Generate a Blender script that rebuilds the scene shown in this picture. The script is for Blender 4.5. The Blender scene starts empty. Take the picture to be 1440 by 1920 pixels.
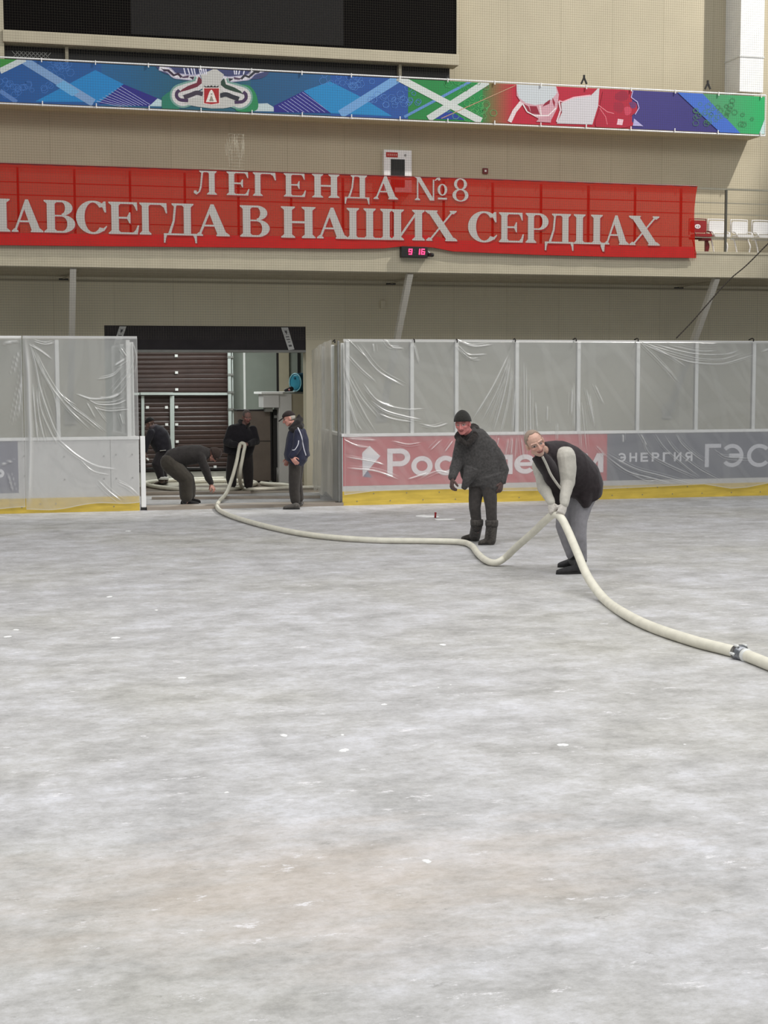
import bpy, bmesh, math, random
import numpy as np
from mathutils import Vector, Matrix
from mathutils.geometry import tessellate_polygon

S = bpy.context.scene
COL = S.collection
rng = np.random.default_rng(7)
random.seed(7)

# ------------------------------------------------------------------ camera
FPX, CX, CY, EYE = 2800.0, 720.0, 960.0, 2.16
_a = np.array([10808.0, -276.0, FPX]); _b = np.array([0.0, -245.0, FPX])
AX = _a / np.linalg.norm(_a)
AZ = np.cross(_a, _b); AZ /= np.linalg.norm(AZ)
if AZ[1] > 0: AZ = -AZ
AY = np.cross(AZ, AX)
RW = np.array([AX, AY, AZ])                 # rows: world axes seen from the camera
EYEP = np.array([0.0, 0.0, EYE])
cam = bpy.data.cameras.new('camera'); camo = bpy.data.objects.new('camera', cam); COL.objects.link(camo)
cam.sensor_fit = 'VERTICAL'; cam.sensor_height = 36.0; cam.lens = FPX * 36.0 / 1920.0
cam.clip_end = 300
_r, _u, _k = RW @ np.array([1., 0, 0]), RW @ np.array([0, -1., 0]), RW @ np.array([0, 0, -1.])
camo.matrix_world = Matrix(((_r[0], _u[0], _k[0], 0), (_r[1], _u[1], _k[1], 0), (_r[2], _u[2], _k[2], EYE), (0, 0, 0, 1)))
S.camera = camo

# ------------------------------------------------------------------ world, lamps, exposure
S.view_settings.view_transform = 'Standard'; S.view_settings.look = 'None'
S.view_settings.gamma = 1.0; S.view_settings.use_curve_mapping = False
S.view_settings.exposure = 0.0
W = bpy.data.worlds.new('hall_air'); S.world = W; W.use_nodes = True
W.node_tree.nodes['Background'].inputs[0].default_value = (0.93, 0.97, 1.0, 1)
W.node_tree.nodes['Background'].inputs[1].default_value = 0.44

def lamp(kind, name, loc, target, energy, color=(1, 1, 1), **kw):
    l = bpy.data.lights.new(name, kind); l.energy = energy; l.color = color
    for k, v in kw.items(): setattr(l, k, v)
    o = bpy.data.objects.new(name, l); COL.objects.link(o); o.location = loc
    d = Vector(target) - Vector(loc)
    o.rotation_euler = d.to_track_quat('-Z', 'Y').to_euler()
    return o
lamp('AREA', 'rink_ceiling_lamps', (5, 9, 15), (5, 9, 0), 3500, (1, 0.985, 0.97), shape='RECTANGLE', size=26, size_y=13)
lamp('SPOT', 'wall_floodlight', (23, 18.6, 23.5), (9.0, 29.6, 8.2), 22000, (1, 0.97, 0.92), spot_size=math.radians(39), spot_blend=0.25, shadow_soft_size=0.25)
lamp('AREA', 'doorway_lamp', (4.3, 30.15, 3.15), (4.6, 32.2, 0.9), 42, (1, 0.98, 0.95), shape='RECTANGLE', size=2.4, size_y=0.25)  # added fill to brighten booth and cabinet, no lamp is seen there
lamp('AREA', 'garage_lamp', (4.6, 33.2, 3.9), (4.2, 33.6, 0), 165, (0.95, 1, 0.98), shape='RECTANGLE', size=3.0, size_y=1.2)

# ------------------------------------------------------------------ helpers
def ray(px, py): return RW @ np.array([px - CX, py - CY, FPX])
def at(px, py, y):                       # the point of the plane Y = y a pixel of the photograph looks at
    d = ray(px, py); return EYEP + (y / d[1]) * d
def ground(px, py, z=0.0):
    d = ray(px, py); return EYEP + ((z - EYE) / d[2]) * d
def lin(c):
    c = np.array(c, float) / 255.0
    return tuple(np.where(c <= 0.04045, c / 12.92, ((c + 0.055) / 1.055) ** 2.4))
def V(*a): return np.array(a, float)
def unit(v): v = np.array(v, float); return v / (np.linalg.norm(v) + 1e-12)

def tag(o, label=None, cat=None, group=None, kind=None):
    if label: o['label'] = label
    if cat: o['category'] = cat
    if group: o['group'] = group
    if kind: o['kind'] = kind
    return o
def empty(name, loc, label, cat, group=None):
    o = bpy.data.objects.new(name, None); COL.objects.link(o); o.location = tuple(loc); o.empty_display_size = 0.1
    return tag(o, label, cat, group)
def link(name, me, mat=None, parent=None, smooth=False):
    """link a mesh given in world coordinates; under a parent it is stored relative to it"""
    if mat is not None and not me.materials: me.materials.append(mat)
    o = bpy.data.objects.new(name, me); COL.objects.link(o)
    if smooth: me.polygons.foreach_set('use_smooth', [True] * len(me.polygons))
    if parent is not None:
        off = Vector((0, 0, 0)); p = parent
        while p is not None: off += p.location; p = p.parent
        me.transform(Matrix.Translation(-off)); o.parent = parent
    return o
def copy_thing(o, parent=None):
    c = o.copy(); COL.objects.link(c)
    if parent is not None: c.parent = parent
    for ch in list(o.children): copy_thing(ch, c)
    return c

class MB:
    """collects closed shapes into ONE mesh"""
    def __init__(s): s.v = []; s.f = []; s.n = 0
    def add(s, v, f):
        s.v.extend([tuple(map(float, p)) for p in v]); s.f.extend([tuple(i + s.n for i in q) for q in f]); s.n += len(v); return s
    def box(s, x0, x1, y0, y1, z0, z1):
        v = [(x0, y0, z0), (x1, y0, z0), (x1, y1, z0), (x0, y1, z0), (x0, y0, z1), (x1, y0, z1), (x1, y1, z1), (x0, y1, z1)]
        return s.add(v, [(0, 3, 2, 1), (4, 5, 6, 7), (0, 1, 5, 4), (1, 2, 6, 5), (2, 3, 7, 6), (3, 0, 4, 7)])
    def bar(s, p, q, w, h, up=(0, 0, 1)):
        p = np.array(p, float); q = np.array(q, float); d = unit(q - p); u = np.array(up, float)
        if abs(np.dot(d, u)) > 0.98: u = np.array([0, 1., 0])
        a = unit(np.cross(d, u)) * w / 2; b = unit(np.cross(a, d)) * h / 2
        v = [p - a - b, p + a - b, p + a + b, p - a + b, q - a - b, q + a - b, q + a + b, q - a + b]
        return s.add(v, [(0, 3, 2, 1), (4, 5, 6, 7), (0, 1, 5, 4), (1, 2, 6, 5), (2, 3, 7, 6), (3, 0, 4, 7)])
    def tube(s, pts, rad, seg=12, cap=True):
        pts = [np.array(p, float) for p in pts]; n = len(pts)
        rad = [rad] * n if np.isscalar(rad) else rad
        t0 = unit(pts[1] - pts[0]); u = np.array([0, 0, 1.]) if abs(t0[2]) < 0.9 else np.array([1., 0, 0])
        a = unit(np.cross(t0, u)); v = []
        for i in range(n):
            t = unit(pts[min(i + 1, n - 1)] - pts[max(i - 1, 0)])
            a = unit(a - t * np.dot(a, t)); b = np.cross(t, a)
            for k in range(seg):
                w = 2 * math.pi * k / seg; v.append(pts[i] + rad[i] * (math.cos(w) * a + math.sin(w) * b))
        f = [(i * seg + k, i * seg + (k + 1) % seg, (i + 1) * seg + (k + 1) % seg, (i + 1) * seg + k) for i in range(n - 1) for k in range(seg)]
        if cap: f += [tuple(reversed(range(seg))), tuple(range((n - 1) * seg, n * seg))]
        return s.add(v, f)
    def loft(s, rings, seg=20):
        """rings: (centre, half-width vector, half-depth vector)"""
        v = []; n = len(rings)
        for c, a, b in rings:
            c = np.array(c, float); a = np.array(a, float); b = np.array(b, float)
            for k in range(seg):
                w = 2 * math.pi * k / seg; v.append(c + a * math.cos(w) + b * math.sin(w))
        f = [(i * seg + k, i * seg + (k + 1) % seg, (i + 1) * seg + (k + 1) % seg, (i + 1) * seg + k) for i in range(n - 1) for k in range(seg)]
        v.append(rings[0][0]); v.append(rings[-1][0])
        f += [(n * seg, (k + 1) % seg, k) for k in range(seg)] + [(n * seg + 1, (n - 1) * seg + k, (n - 1) * seg + (k + 1) % seg) for k in range(seg)]
        return s.add(v, f)
    def cap(s, p, r0, q, r1, seg=14):
        p = np.array(p, float); q = np.array(q, float); d = unit(q - p)
        pts, rr = [], []
        for k in range(5):
            w = math.pi / 2 * (1 - k / 4.0); pts.append(p - d * r0 * math.sin(w)); rr.append(max(r0 * math.cos(w), 0.0006))
        for k in range(5):
            w = math.pi / 2 * k / 4.0; pts.append(q + d * r1 * math.sin(w)); rr.append(max(r1 * math.cos(w), 0.0006))
        return s.tube(pts, rr, seg)
    def chain(s, pts, rr, seg=14):
        for i in range(len(pts) - 1): s.cap(pts[i], rr[i], pts[i + 1], rr[i + 1], seg)
        return s
    def ell(s, c, a, b, d, seg=18):
        """ellipsoid with half-axis vectors a, b, d"""
        c = np.array(c, float); rings = []
        for k in range(seg // 2 + 1):
            w = -math.pi / 2 + math.pi * k / (seg // 2)
            cc = max(math.cos(w), 0.01)
            rings.append((c + np.array(d) * math.sin(w), np.array(a) * cc, np.array(b) * cc))
        return s.loft(rings, seg)
    def mesh(s, name='mesh'):
        me = bpy.data.meshes.new(name); me.from_pydata(s.v, [], s.f); me.update(); return me
    def build(s, name, mat, parent=None, smooth=False, bevel=0.0):
        me = s.mesh(name)
        if bevel > 0:
            bm = bmesh.new(); bm.from_mesh(me); bmesh.ops.remove_doubles(bm, verts=bm.verts, dist=1e-6)
            bmesh.ops.recalc_face_normals(bm, faces=bm.faces)
            bmesh.ops.bevel(bm, geom=list(bm.edges), offset=bevel, segments=2, affect='EDGES', profile=0.6); bm.to_mesh(me); bm.free()
        else:
            bm = bmesh.new(); bm.from_mesh(me); bmesh.ops.recalc_face_normals(bm, faces=bm.faces); bm.to_mesh(me); bm.free()
        return link(name, me, mat, parent, smooth)

def skin_mesh(prims, voxel, smooth=3, name='skin'):
    """one continuous surface grown around the shapes"""
    me = prims.mesh('raw'); o = bpy.data.objects.new('raw', me); COL.objects.link(o)
    m = o.modifiers.new('r', 'REMESH'); m.mode = 'VOXEL'; m.voxel_size = voxel
    if smooth: k = o.modifiers.new('s', 'SMOOTH'); k.factor = 0.5; k.iterations = smooth
    dg = bpy.context.evaluated_depsgraph_get()
    out = bpy.data.meshes.new_from_object(o.evaluated_get(dg)); out.name = name
    bpy.data.objects.remove(o); bpy.data.meshes.remove(me)
    out.materials.clear()
    return out
def get_co(me):
    a = np.empty(len(me.vertices) * 3, np.float32); me.vertices.foreach_get('co', a); return a.reshape(-1, 3).astype(float)
def set_co(me, co): me.vertices.foreach_set('co', co.astype(np.float32).ravel()); me.update()
def get_no(me):
    a = np.empty(len(me.vertices) * 3, np.float32); me.vertices.foreach_get('normal', a); return a.reshape(-1, 3).astype(float)
def wrinkle(me, amp=0.006, scale=14.0, seed=0, stretch=(1, 1, 0.45)):
    r = np.random.default_rng(seed); co = get_co(me); no = get_no(me)
    q = co * np.array(stretch) * scale; h = np.zeros(len(co))
    for k in range(7):
        d = r.normal(size=3); d /= np.linalg.norm(d); w = r.normal(size=3); w /= np.linalg.norm(w)
        ph = r.uniform(0, 6.28, 2)
        h += ((1 - np.abs(np.sin(0.5 * (q @ d * (1 + 0.35 * k) + 1.6 * np.sin(q @ w * 0.8 + ph[0]) + ph[1])))) ** 2 * 2.6 - 0.7) / (1 + 0.3 * k)
    set_co(me, co + no * (h / 3.2)[:, None] * amp); return me
def color_attr(me, cols):
    a = me.color_attributes.new('Col', 'FLOAT_COLOR', 'POINT')
    a.data.foreach_set('color', np.concatenate([cols, np.ones((len(cols), 1))], 1).astype(np.float32).ravel())

# ------------------------------------------------------------------ materials
def new_mat(name):
    m = bpy.data.materials.new(name); m.use_nodes = True
    return m, m.node_tree, m.node_tree.nodes['Principled BSDF']
def N(nt, kind, **kw):
    n = nt.nodes.new(kind)
    for k, v in kw.items():
        if k in n.inputs.keys(): n.inputs[k].default_value = v
        else: setattr(n, k, v)
    return n
def noise(nt, scale, detail=4, rough=0.55, coord='Object', stretch=None):
    tc = N(nt, 'ShaderNodeTexCoord'); src = tc.outputs[coord]
    if stretch:
        mp = N(nt, 'ShaderNodeMapping'); mp.inputs['Scale'].default_value = stretch; nt.links.new(src, mp.inputs[0]); src = mp.outputs[0]
    n = N(nt, 'ShaderNodeTexNoise'); n.inputs['Scale'].default_value = scale; n.inputs['Detail'].default_value = detail; n.inputs['Roughness'].default_value = rough
    nt.links.new(src, n.inputs['Vector']); return n.outputs['Fac']
def ramp(nt, fac, stops):
    r = N(nt, 'ShaderNodeValToRGB'); e = r.color_ramp.elements
    while len(e) < len(stops): e.new(0.5)
    for el, (p, c) in zip(e, stops): el.position = p; el.color = (*c, 1)
    nt.links.new(fac, r.inputs[0]); return r.outputs[0]
def mat(name, rgb, rough=0.6, var=0.10, scale=6.0, bump=0.0, bscale=60.0, metal=0.0, spec=0.4, stretch=None):
    m, nt, p = new_mat(name); c = np.array(lin(rgb))
    f = noise(nt, scale, stretch=stretch)
    nt.links.new(ramp(nt, f, [(0.3, tuple(c * (1 - var))), (0.7, tuple(np.minimum(c * (1 + var), 1)))]), p.inputs['Base Color'])
    p.inputs['Roughness'].default_value = rough; p.inputs['Metallic'].default_value = metal; p.inputs['Specular IOR Level'].default_value = spec
    if bump:
        b = N(nt, 'ShaderNodeBump'); b.inputs['Strength'].default_value = bump; b.inputs['Distance'].default_value = 0.01
        nt.links.new(noise(nt, bscale, 5), b.inputs['Height']); nt.links.new(b.outputs[0], p.inputs['Normal'])
    return m
def mat_attr(name, rough=0.6, bump=0.0, bscale=80.0, through=0.0, spec=0.3):
    """printed or naturally coloured surface: colour per vertex"""
    m, nt, p = new_mat(name); a = N(nt, 'ShaderNodeAttribute', attribute_name='Col')
    nt.links.new(a.outputs['Color'], p.inputs['Base Color']); p.inputs['Roughness'].default_value = rough; p.inputs['Specular IOR Level'].default_value = spec
    if bump:
        b = N(nt, 'ShaderNodeBump'); b.inputs['Strength'].default_value = bump; b.inputs['Distance'].default_value = 0.01
        nt.links.new(noise(nt, bscale, 4), b.inputs['Height']); nt.links.new(b.outputs[0], p.inputs['Normal'])
    return m
def mat_sheer(name, rgb, opacity, gloss=0.15, attr=None, gain=0.5, trans=0.0, rough=0.25, body=None):
    """see-through sheet: part of the light passes straight, the rest is scattered"""
    m, nt, p = new_mat(name); nt.nodes.remove(p); out = nt.nodes['Material Output']
    c = (*lin(rgb), 1)
    d = N(nt, 'ShaderNodeBsdfDiffuse'); d.inputs[0].default_value = c
    sc = d.outputs[0]
    if trans > 0:
        t = N(nt, 'ShaderNodeBsdfTranslucent'); t.inputs[0].default_value = c
        x = N(nt, 'ShaderNodeMixShader'); x.inputs[0].default_value = trans; nt.links.new(sc, x.inputs[1]); nt.links.new(t.outputs[0], x.inputs[2]); sc = x.outputs[0]
    g = N(nt, 'ShaderNodeBsdfGlossy'); g.inputs['Roughness'].default_value = rough; g.inputs[0].default_value = (1, 1, 1, 1)
    x = N(nt, 'ShaderNodeMixShader'); x.inputs[0].default_value = gloss; nt.links.new(sc, x.inputs[1]); nt.links.new(g.outputs[0], x.inputs[2]); sc = x.outputs[0]
    tr = N(nt, 'ShaderNodeBsdfTransparent')
    fin = N(nt, 'ShaderNodeMixShader'); nt.links.new(tr.outputs[0], fin.inputs[1]); nt.links.new(sc, fin.inputs[2])
    if attr:
        a = N(nt, 'ShaderNodeAttribute', attribute_name=attr)
        k = N(nt, 'ShaderNodeMath', operation='MULTIPLY_ADD'); nt.links.new(a.outputs['Fac'], k.inputs[0]); k.inputs[1].default_value = gain; k.inputs[2].default_value = opacity
        k.use_clamp = True; nt.links.new(k.outputs[0], fin.inputs[0])
    else: fin.inputs[0].default_value = opacity
    nt.links.new(fin.outputs[0], out.inputs[0]); return m

def mat_floor():
    m, nt, p = new_mat('scraped_ice')
    def mix(fac, c0, c1, blend='MIX'):
        x = N(nt, 'ShaderNodeMix', data_type='RGBA', blend_type=blend)
        for sock, val in ((x.inputs[0], fac), (x.inputs[6], c0), (x.inputs[7], c1)):
            if hasattr(val, 'links'): nt.links.new(val, sock)
            elif isinstance(val, float): sock.default_value = val
            else: sock.default_value = (*val, 1)
        return x.outputs[2]
    K = lambda f, a, b, top=1.0: ramp(nt, f, [(a, (0, 0, 0)), (b, (top, top, top))])
    mid = noise(nt, 2.0, 14, 0.80, stretch=(0.85, 1.0, 1)); big = noise(nt, 0.28, 5, 0.6); fine = noise(nt, 22.0, 8, 0.8, stretch=(0.7, 1.0, 1))
    c = ramp(nt, mid, [(0.36, lin((158, 157, 156))), (0.5, lin((185, 184, 184))), (0.63, lin((207, 207, 211)))])
    c = mix(K(big, 0.45, 0.66, 0.75), c, ramp(nt, mid, [(0.36, lin((150, 148, 141))), (0.5, lin((177, 175, 167))), (0.65, lin((200, 198, 193)))]))
    # rusty meltwater stain with ragged edges
    tc = N(nt, 'ShaderNodeTexCoord'); mp = N(nt, 'ShaderNodeMapping'); mp.vector_type = 'POINT'; mp.inputs['Location'].default_value = (-1.35, -6.15, 0); mp.inputs['Rotation'].default_value = (0, 0, 0)
    nt.links.new(tc.outputs['Object'], mp.inputs[0]); sc = N(nt, 'ShaderNodeMapping'); sc.inputs['Scale'].default_value = (0.62, 1.15, 1.0); nt.links.new(mp.outputs[0], sc.inputs[0])
    ln = N(nt, 'ShaderNodeVectorMath', operation='LENGTH'); nt.links.new(sc.outputs[0], ln.inputs[0])
    ad_ = N(nt, 'ShaderNodeMath', operation='MULTIPLY_ADD'); nt.links.new(noise(nt, 2.4, 7, 0.65, stretch=(0.5, 1.2, 1)), ad_.inputs[0]); ad_.inputs[1].default_value = 2.2; nt.links.new(ln.outputs['Value'], ad_.inputs[2])
    st = ramp(nt, ad_.outputs[0], [(0.0, (0.6, 0.6, 0.6)), (1.0, (0, 0, 0))])
    mr = N(nt, 'ShaderNodeMapRange'); mr.inputs['From Min'].default_value = 1.25; mr.inputs['From Max'].default_value = 2.3; mr.inputs['To Min'].default_value = 0.42; mr.inputs['To Max'].default_value = 0.0; nt.links.new(ad_.outputs[0], mr.inputs[0])
    c = mix(mr.outputs[0], c, lin((194, 178, 160)))
    c = mix(1.0, c, ramp(nt, fine, [(0.32, (0.82, 0.82, 0.81)), (0.5, (1, 1, 1)), (0.68, (1.07, 1.07, 1.08))]), 'MULTIPLY')
    c = mix(K(noise(nt, 4.6, 12, 0.82, stretch=(0.6, 1.2, 1)), 0.585, 0.625, 0.8), c, lin((228, 226, 228)))
    c = mix(K(noise(nt, 7.5, 10, 0.82, stretch=(0.6, 1.3, 1)), 0.60, 0.64, 0.55), c, lin((130, 129, 124)))
    nt.links.new(c, p.inputs['Base Color']); p.inputs['Roughness'].default_value = 0.6; p.inputs['Specular IOR Level'].default_value = 0.25
    b = N(nt, 'ShaderNodeBump'); b.inputs['Strength'].default_value = 0.3; b.inputs['Distance'].default_value = 0.015
    nt.links.new(noise(nt, 6.0, 8, 0.7, stretch=(0.6, 1, 1)), b.inputs['Height']); nt.links.new(b.outputs[0], p.inputs['Normal'])
    return m
def mat_cladding(name, rgb):
    """painted sheet cladding: faint panel joints"""
    m, nt, p = new_mat(name); c = np.array(lin(rgb)); f = noise(nt, 0.8, 6)
    tc = N(nt, 'ShaderNodeTexCoord'); br = N(nt, 'ShaderNodeTexBrick'); mp = N(nt, 'ShaderNodeMapping'); mp.inputs['Rotation'].default_value = (math.radians(90), 0, 0)
    nt.links.new(tc.outputs['Object'], mp.inputs[0]); nt.links.new(mp.outputs[0], br.inputs[0])
    br.offset = 0.0; br.inputs['Scale'].default_value = 1.0; br.inputs['Mortar Size'].default_value = 0.006; br.inputs['Brick Width'].default_value = 1.15; br.inputs['Row Height'].default_value = 6.0
    br.inputs['Color1'].default_value = (1, 1, 1, 1); br.inputs['Color2'].default_value = (0.96, 0.96, 0.96, 1); br.inputs['Mortar'].default_value = (0.80, 0.80, 0.78, 1)
    base = ramp(nt, f, [(0.3, tuple(c * 0.94)), (0.7, tuple(c * 1.05))])
    mx = N(nt, 'ShaderNodeMix', data_type='RGBA', blend_type='MULTIPLY'); mx.inputs[0].default_value = 1.0
    nt.links.new(base, mx.inputs[6]); nt.links.new(br.outputs[0], mx.inputs[7]); nt.links.new(mx.outputs[2], p.inputs['Base Color'])
    p.inputs['Roughness'].default_value = 0.7; p.inputs['Specular IOR Level'].default_value = 0.2; return m
def mat_emit(name, rgb, strength):
    m, nt, p = new_mat(name); p.inputs['Base Color'].default_value = (*lin(rgb), 1)
    p.inputs['Emission Color'].default_value = (*lin(rgb), 1); p.inputs['Emission Strength'].default_value = strength; return m

M = dict(
    bracem=mat('pale_brace_paint', (208, 203, 192), 0.6, 0.05, 5),
    ice=mat_floor(), clad=mat_cladding('beige_cladding', (190, 180, 156)), lowclad=mat_cladding('olive_cladding', (216, 208, 184)),
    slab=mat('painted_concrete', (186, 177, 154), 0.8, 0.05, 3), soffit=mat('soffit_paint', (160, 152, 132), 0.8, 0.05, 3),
    white=mat('white_paint', (236, 236, 234), 0.45, 0.04, 4), hdpe=mat('white_board_plastic', (198, 197, 195), 0.4, 0.05, 3),
    yellow=mat('yellow_kick_plastic', (206, 178, 76), 0.5, 0.14, 5, stretch=(0.5, 1, 3)), alu=mat('brushed_aluminium', (222, 223, 220), 0.4, 0.05, 9, metal=0.1),
    steel=mat('grey_steel', (138, 138, 134), 0.45, 0.08, 6, metal=0.5), black=mat('black_paint', (26, 24, 24), 0.5, 0.2, 8),
    screen=mat('led_tiles_dark', (13, 11, 11), 0.8, 0.2, 40, spec=0.05), screen2=mat('led_tiles_grey', (40, 39, 39), 0.8, 0.2, 50, spec=0.05),
    brown=mat('brown_ribbed_metal', (66, 50, 46), 0.32, 0.15, 3, spec=0.5), header=mat('dark_shutter_metal', (44, 39, 42), 0.55, 0.2, 3, spec=0.3),
    greenframe=mat('pale_green_steel', (186, 193, 189), 0.4, 0.06, 5), greywall=mat('grey_green_panel', (128, 134, 126), 0.6, 0.08, 1.5),
    sheet=mat('galvanised_sheet', (112, 102, 94), 0.42, 0.14, 2.5, metal=0.4), rubber=mat('black_rubber', (34, 33, 33), 0.6, 0.15, 12),
    concrete=mat('damp_concrete', (124, 114, 104), 0.35, 0.22, 1.8, 0.3, 20), timber=mat('wet_timber', (150, 140, 128), 0.5, 0.2, 4, stretch=(0.3, 3, 1)),
    blue=mat('blue_plastic', (40, 118, 140), 0.35, 0.1, 6), bluedark=mat('dark_blue_plastic', (20, 66, 88), 0.4, 0.1, 6),
    hose=mat('cream_hose', (224, 220, 204), 0.5, 0.08, 9, 0.25, 160), chrome=mat('grey_coupling_metal', (128, 130, 134), 0.3, 0.2, 40, metal=0.8),
    red=mat('red_plastic', (150, 40, 42), 0.4, 0.1, 6), darkred=mat('dark_red_steel', (108, 26, 30), 0.4, 0.1, 6),
    seat=mat('white_seat_plastic', (226, 224, 222), 0.4, 0.03, 6), net=mat('olive_net_twine', (58, 54, 44), 0.9, 0.1, 6), palenet=mat('pale_net_twine', (196, 190, 172), 0.9, 0.1, 6),
    rope=mat('dark_rope', (58, 52, 46), 0.9, 0.3, 60), railm=mat('rail_steel', (150, 146, 130), 0.4, 0.05, 6, metal=0.3), darkrail=mat('dark_post_steel', (92, 90, 82), 0.45, 0.1, 6, metal=0.3),
    print=mat_attr('banner_print', 0.55), adprint=mat_attr('advert_print', 0.4), paper=mat_attr('printed_paper', 0.8),
    digit=mat_emit('red_led', (255, 60, 110), 2.2), digitoff=mat('unlit_led', (70, 40, 62), 0.5, 0.1), snow=mat('snow_crumbs', (238, 238, 236), 0.8, 0.04, 30, 0.5, 80),
    glass=mat_sheer('dusty_glass', (132, 138, 132), 0.34, 0.06, rough=0.15),
    film=mat_sheer('clear_film', (216, 216, 214), 0.35, 0.14, attr='fold', gain=0.75, trans=0.25, rough=0.28),
    film2=mat_sheer('thick_film', (232, 229, 219), 0.62, 0.16, attr='fold', gain=0.45, trans=0.3, rough=0.3),
)
PLANE_BOARD, WALL, FASCIA = 25.34, 29.62, 27.30

# ------------------------------------------------------------------ setting
def struct(name, mb, m, label=None, smooth=False):
    o = mb.build(name, m, None, smooth); tag(o, label, None, None, 'structure'); return o
struct('floor', MB().box(-22, 32, -12, 28.55, -0.3, 0.0), M['ice'], 'pale grey scraped ice surface of the rink')
struct('floor_behind_boards', MB().box(-22, 32, 28.55, 37.6, -0.3, -0.002), M['concrete'], 'damp brownish concrete floor in the garage doorway')
OX0, OX1, OZ = 2.10, 6.09, 3.26
lw = MB()
lw.box(-22, OX0, WALL, WALL + 0.3, -0.3, 4.3); lw.box(OX1, 32, WALL, WALL + 0.3, -0.3, 4.3); lw.box(OX0, OX1, WALL, WALL + 0.3, OZ, 4.3)
struct('wall_lower', lw, M['lowclad'], 'olive beige wall under the stand with the garage opening')
struct('wall_upper', MB().box(-22, 32, WALL, WALL + 0.3, 4.3, 14.5), M['clad'], 'beige wall above and behind the seats')
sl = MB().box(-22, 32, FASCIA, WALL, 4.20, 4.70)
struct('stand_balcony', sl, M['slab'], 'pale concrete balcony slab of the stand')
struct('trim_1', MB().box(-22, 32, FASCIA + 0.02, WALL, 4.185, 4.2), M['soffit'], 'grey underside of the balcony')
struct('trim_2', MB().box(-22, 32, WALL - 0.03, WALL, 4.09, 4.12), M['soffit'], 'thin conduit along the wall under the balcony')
struct('trim_3', MB().box(-22, 32, FASCIA - 0.015, FASCIA, 4.655, 4.70), M['slab'], 'raised lip on top of the balcony edge')
# garage behind the opening
GB = 36.3
struct('wall_garage', MB().box(0.5, 9.5, GB, GB + 0.3, -0.3, 4.3).box(0.5, 0.8, WALL + 0.3, GB, -0.3, 4.3).box(9.2, 9.5, WALL + 0.3, GB, -0.3, 4.3), M['greywall'], 'grey green back wall of the garage')
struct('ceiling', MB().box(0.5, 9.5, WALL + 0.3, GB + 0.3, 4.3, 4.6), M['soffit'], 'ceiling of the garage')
struct('trim_4', MB().box(2.45, 5.85, 25.3, 25.75, 0.0, 0.055), M['timber'], 'worn threshold board across the rink gate')

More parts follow.
